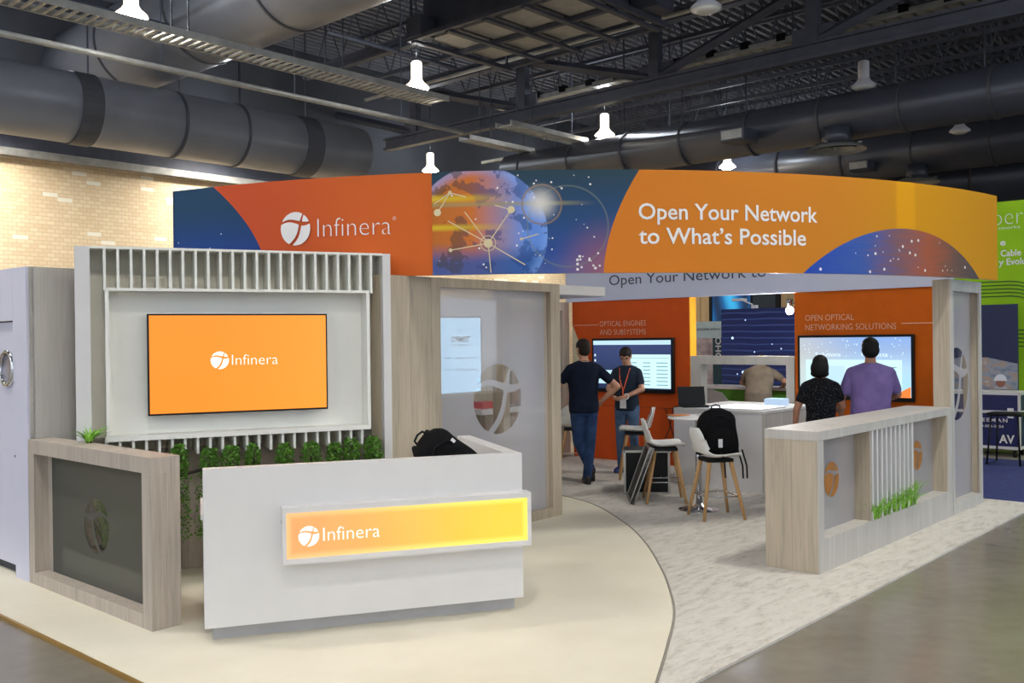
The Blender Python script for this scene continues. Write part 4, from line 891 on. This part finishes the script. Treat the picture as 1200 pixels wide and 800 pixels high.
box('panel_face', M['navy'], pb, 0, 0, .9, .05, 1.0, 2.17); box('panel_base', M['casenavy'], pb, 0, 0, .05, .05, 1.0, .9)
t = NT('site_photo_print'); n1 = t.noise(t.coord(scale=(1, 1, 2)), 6, 4); t.base(t.ramp(n1, [(.3, lin('#5b6a86')), (.5, lin('#8e97a6')), (.62, lin('#a48a78')), (.75, lin('#b9c1cc'))]), .5)
MB().prism([(0, .92), (1.0, .92), (1.0, 1.36), (.7, 1.40), (.4, 1.39), (.0, 1.30)], -.006, 0, 'x').build('photo', t.m, pb)
for (y, z, r) in ((.62, 1.16, .09), (.23, 1.06, .085)):
    MB().add([(-.009, y+r*cos(pi*k/12), z+r*sin(pi*k/12)) for k in range(13)]+[(-.009, y+r*1.15*q, z-.012) for q in (-1, 1)], [tuple(range(13))+(13, 14)]).build('printed_hard_hat', M['hardhat'], pb)
    MB().add([(-.0085, y+r*.75*cos(2*pi*k/14), z-.04+r*.8*sin(2*pi*k/14)) for k in range(14)], [tuple(range(14))]).build('printed_face', plain('printed_skin', '#8a5a48', .6), pb)
    MB().add([(-.0083, y-r*1.3, .93), (-.0083, y+r*1.3, .93), (-.0083, y+r*.7, z-.09), (-.0083, y-r*.7, z-.09)], [(0, 1, 2, 3)]).build('printed_body', M['navytee'] if y > .5 else plain('printed_shirt', '#aeb4c2', .6), pb)
ac = booth_empty('equipment_case', 'navy wheeled equipment case with white edges and AV lettering', 'case', u=14.55, w=3.68)
box('case_body', M['casenavy'], ac, 0, 0, .13, .55, 1.1, .90); 
for z in (.12, .62, .88): box('edge_strip', M['white'], ac, -.012, -.012, z, .56, 1.11, z+.04)
for y in (-.012, 1.09): box('corner_strip', M['white'], ac, -.012, y, .12, .03, y+.03, .92)
for (a, b) in ((.08, .08), (.08, 1.0), (.45, .08), (.45, 1.0)): MB().rings([[(a+.05*cos(2*pi*k/14), b+y, .05+.05*sin(2*pi*k/14)) for k in range(14)] for y in (-.02, .02)]).build('caster', M['black'], ac)
lettering('lettering', 'AV', lambda a, b: (-.016, .26-a, .21+b), .11, M['letter'], ac, width=.2, thin=.03); lettering('lettering', 'FREEMAN', lambda a, b: (-.016, .60-a, .50+b), .05, M['letter'], ac, width=.45, thin=.02, space=1.3)
lettering('lettering', '888-508-5054', lambda a, b: (-.016, .56-a, .42+b), .035, M['letter'], ac, width=.36, thin=.015)
box('label_sheet', M['paper'], ac, -.016, .07, .56, -.013, .15, .70)
st = booth_empty('black_stool', 'black sled-leg stool in front of the navy equipment case', 'stool', u=13.75, w=3.62)
MB().box(-.18, -.22, .66, .18, .22, .70).build('seat', M['black'], st, bev=.015)
for y in (-.2, .2): MB().tube([(-.15, y*.8, .66), (-.22, y, .03), (.22, y, .03), (.15, y*.8, .66)], .012, 8).build('sled_leg', M['black'], st, True)
bc = booth_empty('blue_carpet', 'blue carpet strip past the right tower', 'carpet', u=10.9, w=-2.5)
MB().prism([(-.14, 0), (3.4, 0), (3.4, 7.5), (.36, 7.5), (.36, 5.94), (-.14, 5.94)], 0, .012).build('carpet_pile', M['bluecarpet'], bc); box('edge_trim', plain('pale_tile_strip', '#9a9488', .4), bc, 3.4, 0, 0, 4.4, 7.5, .008)
b2 = booth_empty('tote_box', 'brown wooden crate at the right edge beside the equipment case', 'crate', u=15.0, w=3.0)
box('crate_body', M['oak'], b2, 0, 0, .02, .4, .5, .17); box('crate_lid', M['oak'], b2, -.01, -.01, .17, .41, .51, .19)

# ================================================================== FURNITURE
def bar_stool():
    t = thing('bar_stool', '', 'stool')
    # moulded shell: seat front (+x) to top of back (-x)
    prof = [(.20, .600, .17), (.17, .618, .19), (.08, .612, .205), (-.02, .606, .21), (-.10, .612, .21), (-.155, .645, .205), (-.185, .70, .195), (-.205, .77, .18), (-.222, .84, .15), (-.232, .885, .09)]
    prof = cat(prof, 3); top = []; n = 9
    for (x, z, hw) in prof:
        row = []
        for k in range(n):
            q = -1+2*k/(n-1); up = .035*abs(q)**2.5; row.append(Vector((x+(.03*abs(q)**2 if z > .66 else 0), hw*q, z+(up if z < .75 else 0))))
        top.append(row)
    m = MB(); nv = len(top)
    for off in (0, -.014):
        m.v += [tuple(p+Vector((-.0 if p.z < .66 else off, 0, off if p.z < .68 else 0))) for r in top for p in r]
    for i in range(nv-1):
        for k in range(n-1):
            a = i*n+k; m.f.append((a, a+1, a+n+1, a+n)); b_ = nv*n+a; m.f.append((b_, b_+n, b_+n+1, b_+1))
    for i in range(nv-1):
        for k in (0, n-1): a = i*n+k; b_ = nv*n+a; m.f.append((a, a+n, b_+n, b_))
    for k in range(n-1):
        for i in (0, nv-1): a = i*n+k; b_ = nv*n+a; m.f.append((a, a+1, b_+1, b_))
    m.build('seat_shell', M['shell'], t, True)
    br = MB().box(-.13, -.13, .555, .13, .13, .59).build('seat_bracket', M['black'], t, bev=.006)
    for sx in (-1, 1):
        for sy in (-1, 1):
            MB().tube([(sx*.105, sy*.105, .575), (sx*.205, sy*.205, .017)], [.022, .015], 10).build('leg', M['oak'], t, True)
    MB().tube([(.162*sx, .162*sy, .235) for sx, sy in ((-1, -1), (1, -1), (1, 1), (-1, 1))], .007, 6, True).build('footrest', M['chrome'], t, True)
    return t
proto = bar_stool()
STOOLS = [((8.10, 4.71), .18, 'white shell bar stool with oak legs carrying the black backpack'), ((8.57, 5.60), -.05, 'white shell bar stool with oak legs beside the open flight case'),
          ((9.75, 6.78), pi-.1, 'white shell bar stool with oak legs behind the flight case'), ((9.75, 7.75), 1.5, 'bar stool half hidden behind the man in navy at left')]
for i, ((u, w), rz, lab) in enumerate(STOOLS):
    o = proto if i == 0 else copy_tree(proto); o.location = uw(u, w); o.rotation_euler.z = rz; o['label'] = lab; o['group'] = 'white bar stools'
q = uw(8.10, 4.71)
bk2 = backpack('backpack', 'black backpack standing on the seat of a bar stool', (q.x+.02, q.y+.0, .62), .1, -.05, .44, .40, .20)
for s in (.17, .21): MB().tube([(s, -.09, .05), (s+.03, -.13, -.1), (s+.035, -.13, -.22)], .008, 6).build('loose_strap', M['strap'], bk2)
MB().tube([(-.02, -.12, .05), (0, -.2, -.02), (.01, -.2, -.2)], .008, 6).build('loose_strap', M['strap'], bk2); box('white_tag', M['paper'], bk2, -.04, -.155, .08, 0.0, -.15, .16)
rt = booth_empty('bar_table', 'round bar table with chrome pedestal behind the backpack stool', 'table', u=8.35, w=5.05)
MB().lathe([(.3, .93), (.3, .95)], n=40).build('tabletop', M['white'], rt, True); MB().lathe([(.03, .04), (.03, .93)], n=16).build('pedestal', M['chrome'], rt, True); MB().lathe([(.21, .016), (.2, .028), (.06, .05), (.03, .08)], n=36).build('base_disc', M['chrome'], rt, True)
for (du, dw, rz, lab, mt_) in ((-.08, .18, .3, 'orange brochure on the left side of the round bar table', 'brochure'), (-.02, .12, -.2, 'pale leaflet beneath the black backpack side of the round bar table', 'paper')):
    b = tag(MB().box(-.1, -.07, 0, .1, .07, .006).build('brochure', M[mt_]), lab, 'brochure'); b.location = uw(8.35+du, 5.05+dw, .951+(.007 if mt_ == 'brochure' else 0)); b.rotation_euler.z = rz
fc = thing('flight_case', 'black flight case with aluminium edges and leaning lid, on the carpet', 'flight case', Vector((1.47, 10.53, 0)), -.10)
box('case_body', M['black'], fc, -.245, 0, .03, .245, .42, .5)
for z in (.017, .478): box('edge_rail', M['alu'], fc, -.255, -.01, z, .255, .02, z+.025)
for xx in (-.255, .23): box('edge_rail', M['alu'], fc, xx, -.01, .017, xx+.025, .02, .503)
for xx in (-.25, .25):
    for z in (.03, .49): MB().ell((xx, 0, z), (.02, .02, .02), 10, 6).build('ball_corner', M['chrome'], fc, True)
ld = MB().box(0, 0, 0, .5, .035, .62).build('case_lid', M['black'], fc)
ld.matrix_local = Matrix.Translation((-.165, -.68, .02)) @ Matrix.Rotation(1.62, 4, 'Z') @ Matrix.Rotation(.35, 4, 'X')
for a in (((0, -.008, 0), (.5, .043, .03)), ((0, -.008, .59), (.5, .043, .62)), ((0, -.008, 0), (.03, .043, .62)), ((.47, -.008, 0), (.5, .043, .62))): box('lid_edge', M['alu'], ld, *a[0], *a[1])

# ================================================================== PEOPLE
def remesh(mb, name, mat, parent, vox=.0085, it=4, fac=.5):
    o = mb.build(name, mat, None); r = o.modifiers.new('r', 'REMESH'); r.mode = 'VOXEL'; r.voxel_size = vox; r.use_smooth_shade = True
    sm = o.modifiers.new('s', 'SMOOTH'); sm.iterations = it; sm.factor = fac
    dg = bpy.context.evaluated_depsgraph_get(); me = bpy.data.meshes.new_from_object(o.evaluated_get(dg)); old = o.data
    o.modifiers.clear(); o.data = me; bpy.data.meshes.remove(old); me.name = name
    if not me.materials: me.materials.append(mat)
    me.polygons.foreach_set('use_smooth', [True]*len(me.polygons))
    o.parent = parent; return o
def person(label, loc, rz, H, mats, lean=0, head=(0, 0), armR=None, armL=None, legR=None, legL=None, wide=1.0, deep=1.0, hair='short', sleeve=.6, curl=(.5, .9), hip=0, legs=True, tucked=False, female=False):
    t = thing('person', label, 'person', loc, rz); k = H/1.75; Vv = lambda p: Vector(p)*k
    def U0(p):
        a = lean*min(1, max(0, (p[2]-.84)/.22)); return Vector((p[0], p[1]*cos(a)+(p[2]-.95)*sin(a), .95+(p[2]-.95)*cos(a)-p[1]*sin(a)))
    U = lambda p: U0(p)*k
    hy, hpch = head
    def HD(p):
        v = Vector(p)-Vector((0, 0, 1.53)); v = Matrix.Rotation(hy, 3, 'Z') @ (Matrix.Rotation(-hpch, 3, 'X') @ v); return U(v+Vector((0, 0, 1.53)))
    def loft(m, rings, xf, n=22, sq=.85):
        R = []
        for (z, rx, ry, cy) in rings: R.append([xf(Vector((rx*math.copysign(abs(cos(2*pi*i/n))**sq, cos(2*pi*i/n)), cy+ry*math.copysign(abs(sin(2*pi*i/n))**sq, sin(2*pi*i/n)), z))) for i in range(n)])
        m.rings(R)
    sw = .185*(1+(wide-1)*.55)*(.88 if female else 1)
    b = MB()
    T = [(.84, .13, .095, 0), (.95, .16*wide, .105*deep, 0), (1.08, .14*wide, .10*deep, .01), (1.25, .155*wide, .105*deep, .01), (1.38, .16*wide, .095*deep, 0), (1.45, .12, .07, -.01), (1.50, .055, .052, -.005), (1.57, .052, .055, .0)]
    loft(b, T, U)
    b.capsule(HD((0, -.005, 1.48)), .052*k, HD((0, .005, 1.58)), .054*k)
    b.ell((0, .0, 1.645), (.079, .096, .104), 18, 12, HD); b.ell((0, .045, 1.585), (.055, .055, .062), 14, 8, HD)
    b.capsule(HD((0, .09, 1.65)), .009*k, HD((0, .112, 1.618)), .013*k); b.ell((0, .098, 1.575), (.022, .012, .012), 10, 6, HD); b.ell((0, .085, 1.543), (.025, .02, .018), 10, 6, HD)
    for s in (-1, 1): b.ell((s*.078, -.005, 1.63), (.012, .02, .032), 8, 6, HD); b.ell((s*.03, .082, 1.668), (.025, .014, .01), 8, 6, HD)
    sh = {}
    for s, arm in ((1, armR), (-1, armL)):
        s0 = U((s*(sw-.022), -.005, 1.388)); e_, w_, nrm = arm; e_, w_ = Vv(e_), Vv(w_); nrm = Vector(nrm).normalized(); sh[s] = (s0, e_)
        b.capsule(s0, .052*k, e_, .041*k); b.capsule(e_, .041*k, w_, .027*k)
        d = (w_-e_).normalized(); a = d.cross(nrm).normalized(); nn = a.cross(d).normalized(); kn = []
        for i, o in enumerate((-.03, -.01, .01, .03)):
            q = w_+d*(.085*k)+a*(o*k); b.capsule(w_+a*(o*.6*k), .016*k, q, .013*k, 8, 3); kn.append(q)
        for i, L in enumerate((.062, .074, .078, .07)):
            c1, c2 = curl; L *= k; p1 = kn[i]+(d*cos(c1)+nn*sin(c1))*L*.52; p2 = p1+(d*cos(c2)+nn*sin(c2))*L*.48
            b.capsule(kn[i], .0105*k, p1, .0095*k, 8, 3); b.capsule(p1, .0095*k, p2, .008*k, 8, 3)
        ts = a*(.03*k) if s < 0 else a*(-.03*k)
        ts = -ts; p0 = w_+d*(.02*k)+ts*.8; p1 = p0+ts*.8+d*(.03*k)+nn*(.012*k); p2 = p1+d*(.03*k)+nn*(.012*k)+ts*.1
        b.capsule(p0, .014*k, p1, .0115*k, 8, 3); b.capsule(p1, .0115*k, p2, .009*k, 8, 3)
    hips = {}
    for s, leg in ((1, legR), (-1, legL)):
        kn_, an_, toe, pit = leg; h0 = Vv((s*.085, 0, .9)); kn_, an_ = Vv(kn_), Vv(an_); hips[s] = (h0, kn_, an_, toe, pit)
        b.capsule(h0, .078*k, kn_, .05*k); b.capsule(kn_, .05*k, an_, .034*k); b.capsule(an_, .034*k, an_+Vector((sin(toe), cos(toe), 0))*(.1*k)+Vector((0, 0, -.05*k*(1 if pit == 0 else 1))), .028*k)
    remesh(b, 'body', mats['skin'], t, .0088)
    # shirt
    m = MB(); g = .016
    loft(m, [(.86, .155*wide+g, .105*deep+g, 0), (.95, .16*wide+g, .11*deep+g, 0), (1.08, .15*wide+g, .11*deep+g, .01), (1.25, .165*wide+g, .112*deep+g, .01), (1.37, .172*wide+g, .10*deep+g, 0), (1.425, .150*wide+g, .085+g, -.01), (1.455, .115*wide+g, .07+g, -.01), (1.485, .068+g*.5, .06+g*.5, -.008), (1.495, .05, .05, -.008)], U)
    for s in (-1, 1):
        s0, e_ = sh[s]; m.capsule(s0, (.062+.012*(wide-1))*k, s0+(e_-s0)*sleeve, .06*k, 14); m.capsule(U((s*.06, -.01, 1.455)), .042*k, U((s*(sw-.03), -.008, 1.405)), .05*k, 12)
    remesh(m, 'shirt', mats['shirt'], t, .011, 5)
    # trousers
    m = MB(); loft(m, [(.82, .13, .09, 0), (.9, .158*min(wide, 1.15), .107*deep, 0), (.98, .155*min(wide, 1.2), .105*deep, 0), (1.02, .15*min(wide, 1.2), .10*deep, 0)], lambda p: U(p) if p.z > .93 else Vector(p)*k)
    for s in (-1, 1):
        h0, kn_, an_, toe, pit = hips[s]; m.capsule(h0, .098*k, kn_, .066*k); m.capsule(kn_, .066*k, an_+Vector((0, 0, .0)), .056*k)
    remesh(m, 'trousers', mats['trousers'], t, .011, 5)
    for s in (-1, 1):
        h0, kn_, an_, toe, pit = hips[s]; R = []; n = 16
        for (y, hw, hh) in ((-.085, .012, .03), (-.075, .032, .06), (-.03, .038, .085), (.03, .042, .075), (.10, .048, .055), (.155, .042, .042), (.19, .02, .025), (.197, .006, .012)):
            ring_ = []
            for i in range(n):
                a = 2*pi*i/n; p = Vector((hw*cos(a), y, max(0, .03+hh*sin(a)) if hh > .03 else .03+.5*hh*sin(a)))-Vector((0, 0, .08))
                p = Matrix.Rotation(pit, 3, 'X') @ p; p = Matrix.Rotation(-toe, 3, 'Z') @ p; ring_.append(an_+p*k)
            R.append(ring_)
        MB().rings(R).build('shoe', mats['shoe'], t, True)
    # hair, eyes, mouth
    m = MB()
    m.ell((0, -.006, 1.672), (.088, .100, .089), 18, 12, HD)
    if hair == 'bob':
        m.ell((0, -.04, 1.60), (.104, .08, .115), 16, 10, HD); m.ell((0, -.03, 1.54), (.108, .075, .05), 16, 8, HD)
        for s in (-1, 1): m.ell((s*.07, -.005, 1.60), (.026, .055, .10), 12, 8, HD)
    elif hair == 'full': m.ell((0, -.03, 1.625), (.09, .075, .09), 16, 10, HD)
    else: m.ell((0, -.03, 1.62), (.078, .07, .085), 16, 10, HD)
    remesh(m, 'hair', mats['hair'], t, .009, 3)
    for s in (-1, 1): MB().ell((s*.031, .09, 1.645), (.011, .007, .008), 10, 6, HD).build('eye', M['eye'], t, True)
    MB().ell((0, .1065, 1.574), (.021, .006, .006), 10, 6, HD).build('mouth', M['lip'], t, True)
    return t, U, HD, k
STR = ((.1, .01, .49), (.1, -.02, .08), .12, 0); STL = ((-.1, .01, .49), (-.1, -.02, .08), -.12, 0)
HANGR = ((.25, -.03, 1.13), (.26, .05, .88), (-1, 0, 0)); HANGL = ((-.25, -.03, 1.13), (-.26, .05, .88), (1, 0, 0))
mk = lambda s, h, sh, tr, so: dict(skin=M[s], hair=M[h], shirt=M[sh], trousers=M[tr], shoe=M[so])
q = uw(9.0, 6.97)
p1, U, HD, k = person('man in navy T-shirt and jeans standing with his back turned, hand on hip', (q.x-.02, q.y+.05, .015), .30, 1.72, mk('skin', 'hairbr', 'navytee', 'jeans', 'shoe'), wide=1.08, head=(.15, .05),
    armR=((.40, -.10, 1.17), (.24, .02, .99), (-.3, 1, 0)), armL=((-.30, .10, 1.18), (-.22, .32, 1.10), (0, 0, -1)), legR=((.08, -.0, .49), (.02, -.03, .08), .2, 0), legL=((-.06, .05, .50), (.13, .10, .13), .35, -.75), curl=(.7, 1.2))
MB().tube([HD((.055*cos(a)*1.25, -.01+.055*sin(a)*1.3, 1.478)) for a in [2*pi*i/16 for i in range(16)]], .006, 6, True).build('lanyard', plain('pale_lanyard', '#b99a80', .6), p1)
p2, U, HD, k = person('man in slate T-shirt and orange lanyard looking down at his phone', (1.47, 12.28, .015), math.radians(152), 1.62, mk('skin', 'hairbr', 'slatetee', 'jeans2', 'shoeblue'), wide=.98, head=(.15, .5),
    armR=((.245, .06, 1.16), (.09, .26, 1.07), (-.6, 0, .8)), armL=((-.245, .06, 1.16), (-.06, .27, 1.06), (.6, 0, .8)), legR=STR, legL=STL, curl=(.6, 1.1))
MB().tube([U((.05, -.03, 1.50)), U((.075, .07, 1.44)), U((.05, .135, 1.3)), U((0, .142, 1.14))], .008, 6).build('lanyard', M['lanyard'], p2); MB().tube([U((-.05, -.03, 1.50)), U((-.075, .07, 1.44)), U((-.05, .135, 1.3)), U((0, .142, 1.14))], .008, 6).build('lanyard', M['lanyard'], p2)
MB().box(-.045, .15, .90, .045, .155, 1.03, lambda p: p*k).build('badge', M['paper'], p2); MB().box(-.01, .147, 1.02, .01, .152, 1.14, lambda p: p*k).build('badge_clip', M['lanyard'], p2)
MB().box(-.035, .33, 1.09, .04, .40, 1.105, lambda p: p*k).build('phone', M['black'], p2)
MB().tube([Vector((-.09, .255, 1.07))*k+Vector((.032*cos(a)*.8, .0+.01*cos(a), .032*sin(a))) for a in [2*pi*i/14 for i in range(14)]], .008, 6, True).build('watch', M['paper'], p2)
MB().tube([HD((x, y, 1.648)) for x, y in ((-.08, 0), (-.06, .10), (-.01, .115), (.01, .115), (.06, .10), (.08, 0))], .0035, 6).build('glasses', M['black'], p2)
q = uw(9.25, 4.17)
p3, U, HD, k = person('woman with black bob in a black dotted blouse facing the right television', (q.x, q.y, .015), -.42, 1.53, mk('skin2', 'hair', 'dots', 'darktrousers', 'shoe'), wide=.98, hair='bob', sleeve=.55, head=(-.12, 0),
    armR=((.235, .07, 1.16), (.08, .25, 1.06), (-.6, 0, .8)), armL=((-.265, -.05, 1.12), (-.29, .0, .87), (1, 0, 0)), legR=STR, legL=STL)
q = uw(9.58, 3.79)
p4, U, HD, k = person('heavyset man in a purple shirt watching the right television', (q.x, q.y, .015), -.30, 1.70, mk('skin2', 'hair', 'purple', 'darktrousers', 'shoe'), wide=1.2, deep=1.35, hair='full', sleeve=.75, head=(.05, 0),
    armR=((.27, .10, 1.16), (.12, .32, 1.06), (-.6, 0, .8)), armL=((-.285, -.02, 1.13), (-.30, .02, .86), (1, 0, 0)), legR=STR, legL=STL)
q = uw(12.05, 6.33)
p5, U, HD, k = person('man in taupe T-shirt bending over the green counter beyond the hatch', (q.x, q.y, 0), -.35, 1.70, mk('skin', 'hairbr', 'greytee', 'darktrousers', 'shoe'), wide=1.12, lean=.78, head=(0, .25), sleeve=.6,
    armR=((.34, .36, 1.14), (.30, .60, 1.06), (0, 0, -1)), armL=((-.27, .42, 1.12), (-.2, .62, 1.06), (0, 0, -1)), legR=STR, legL=STL)
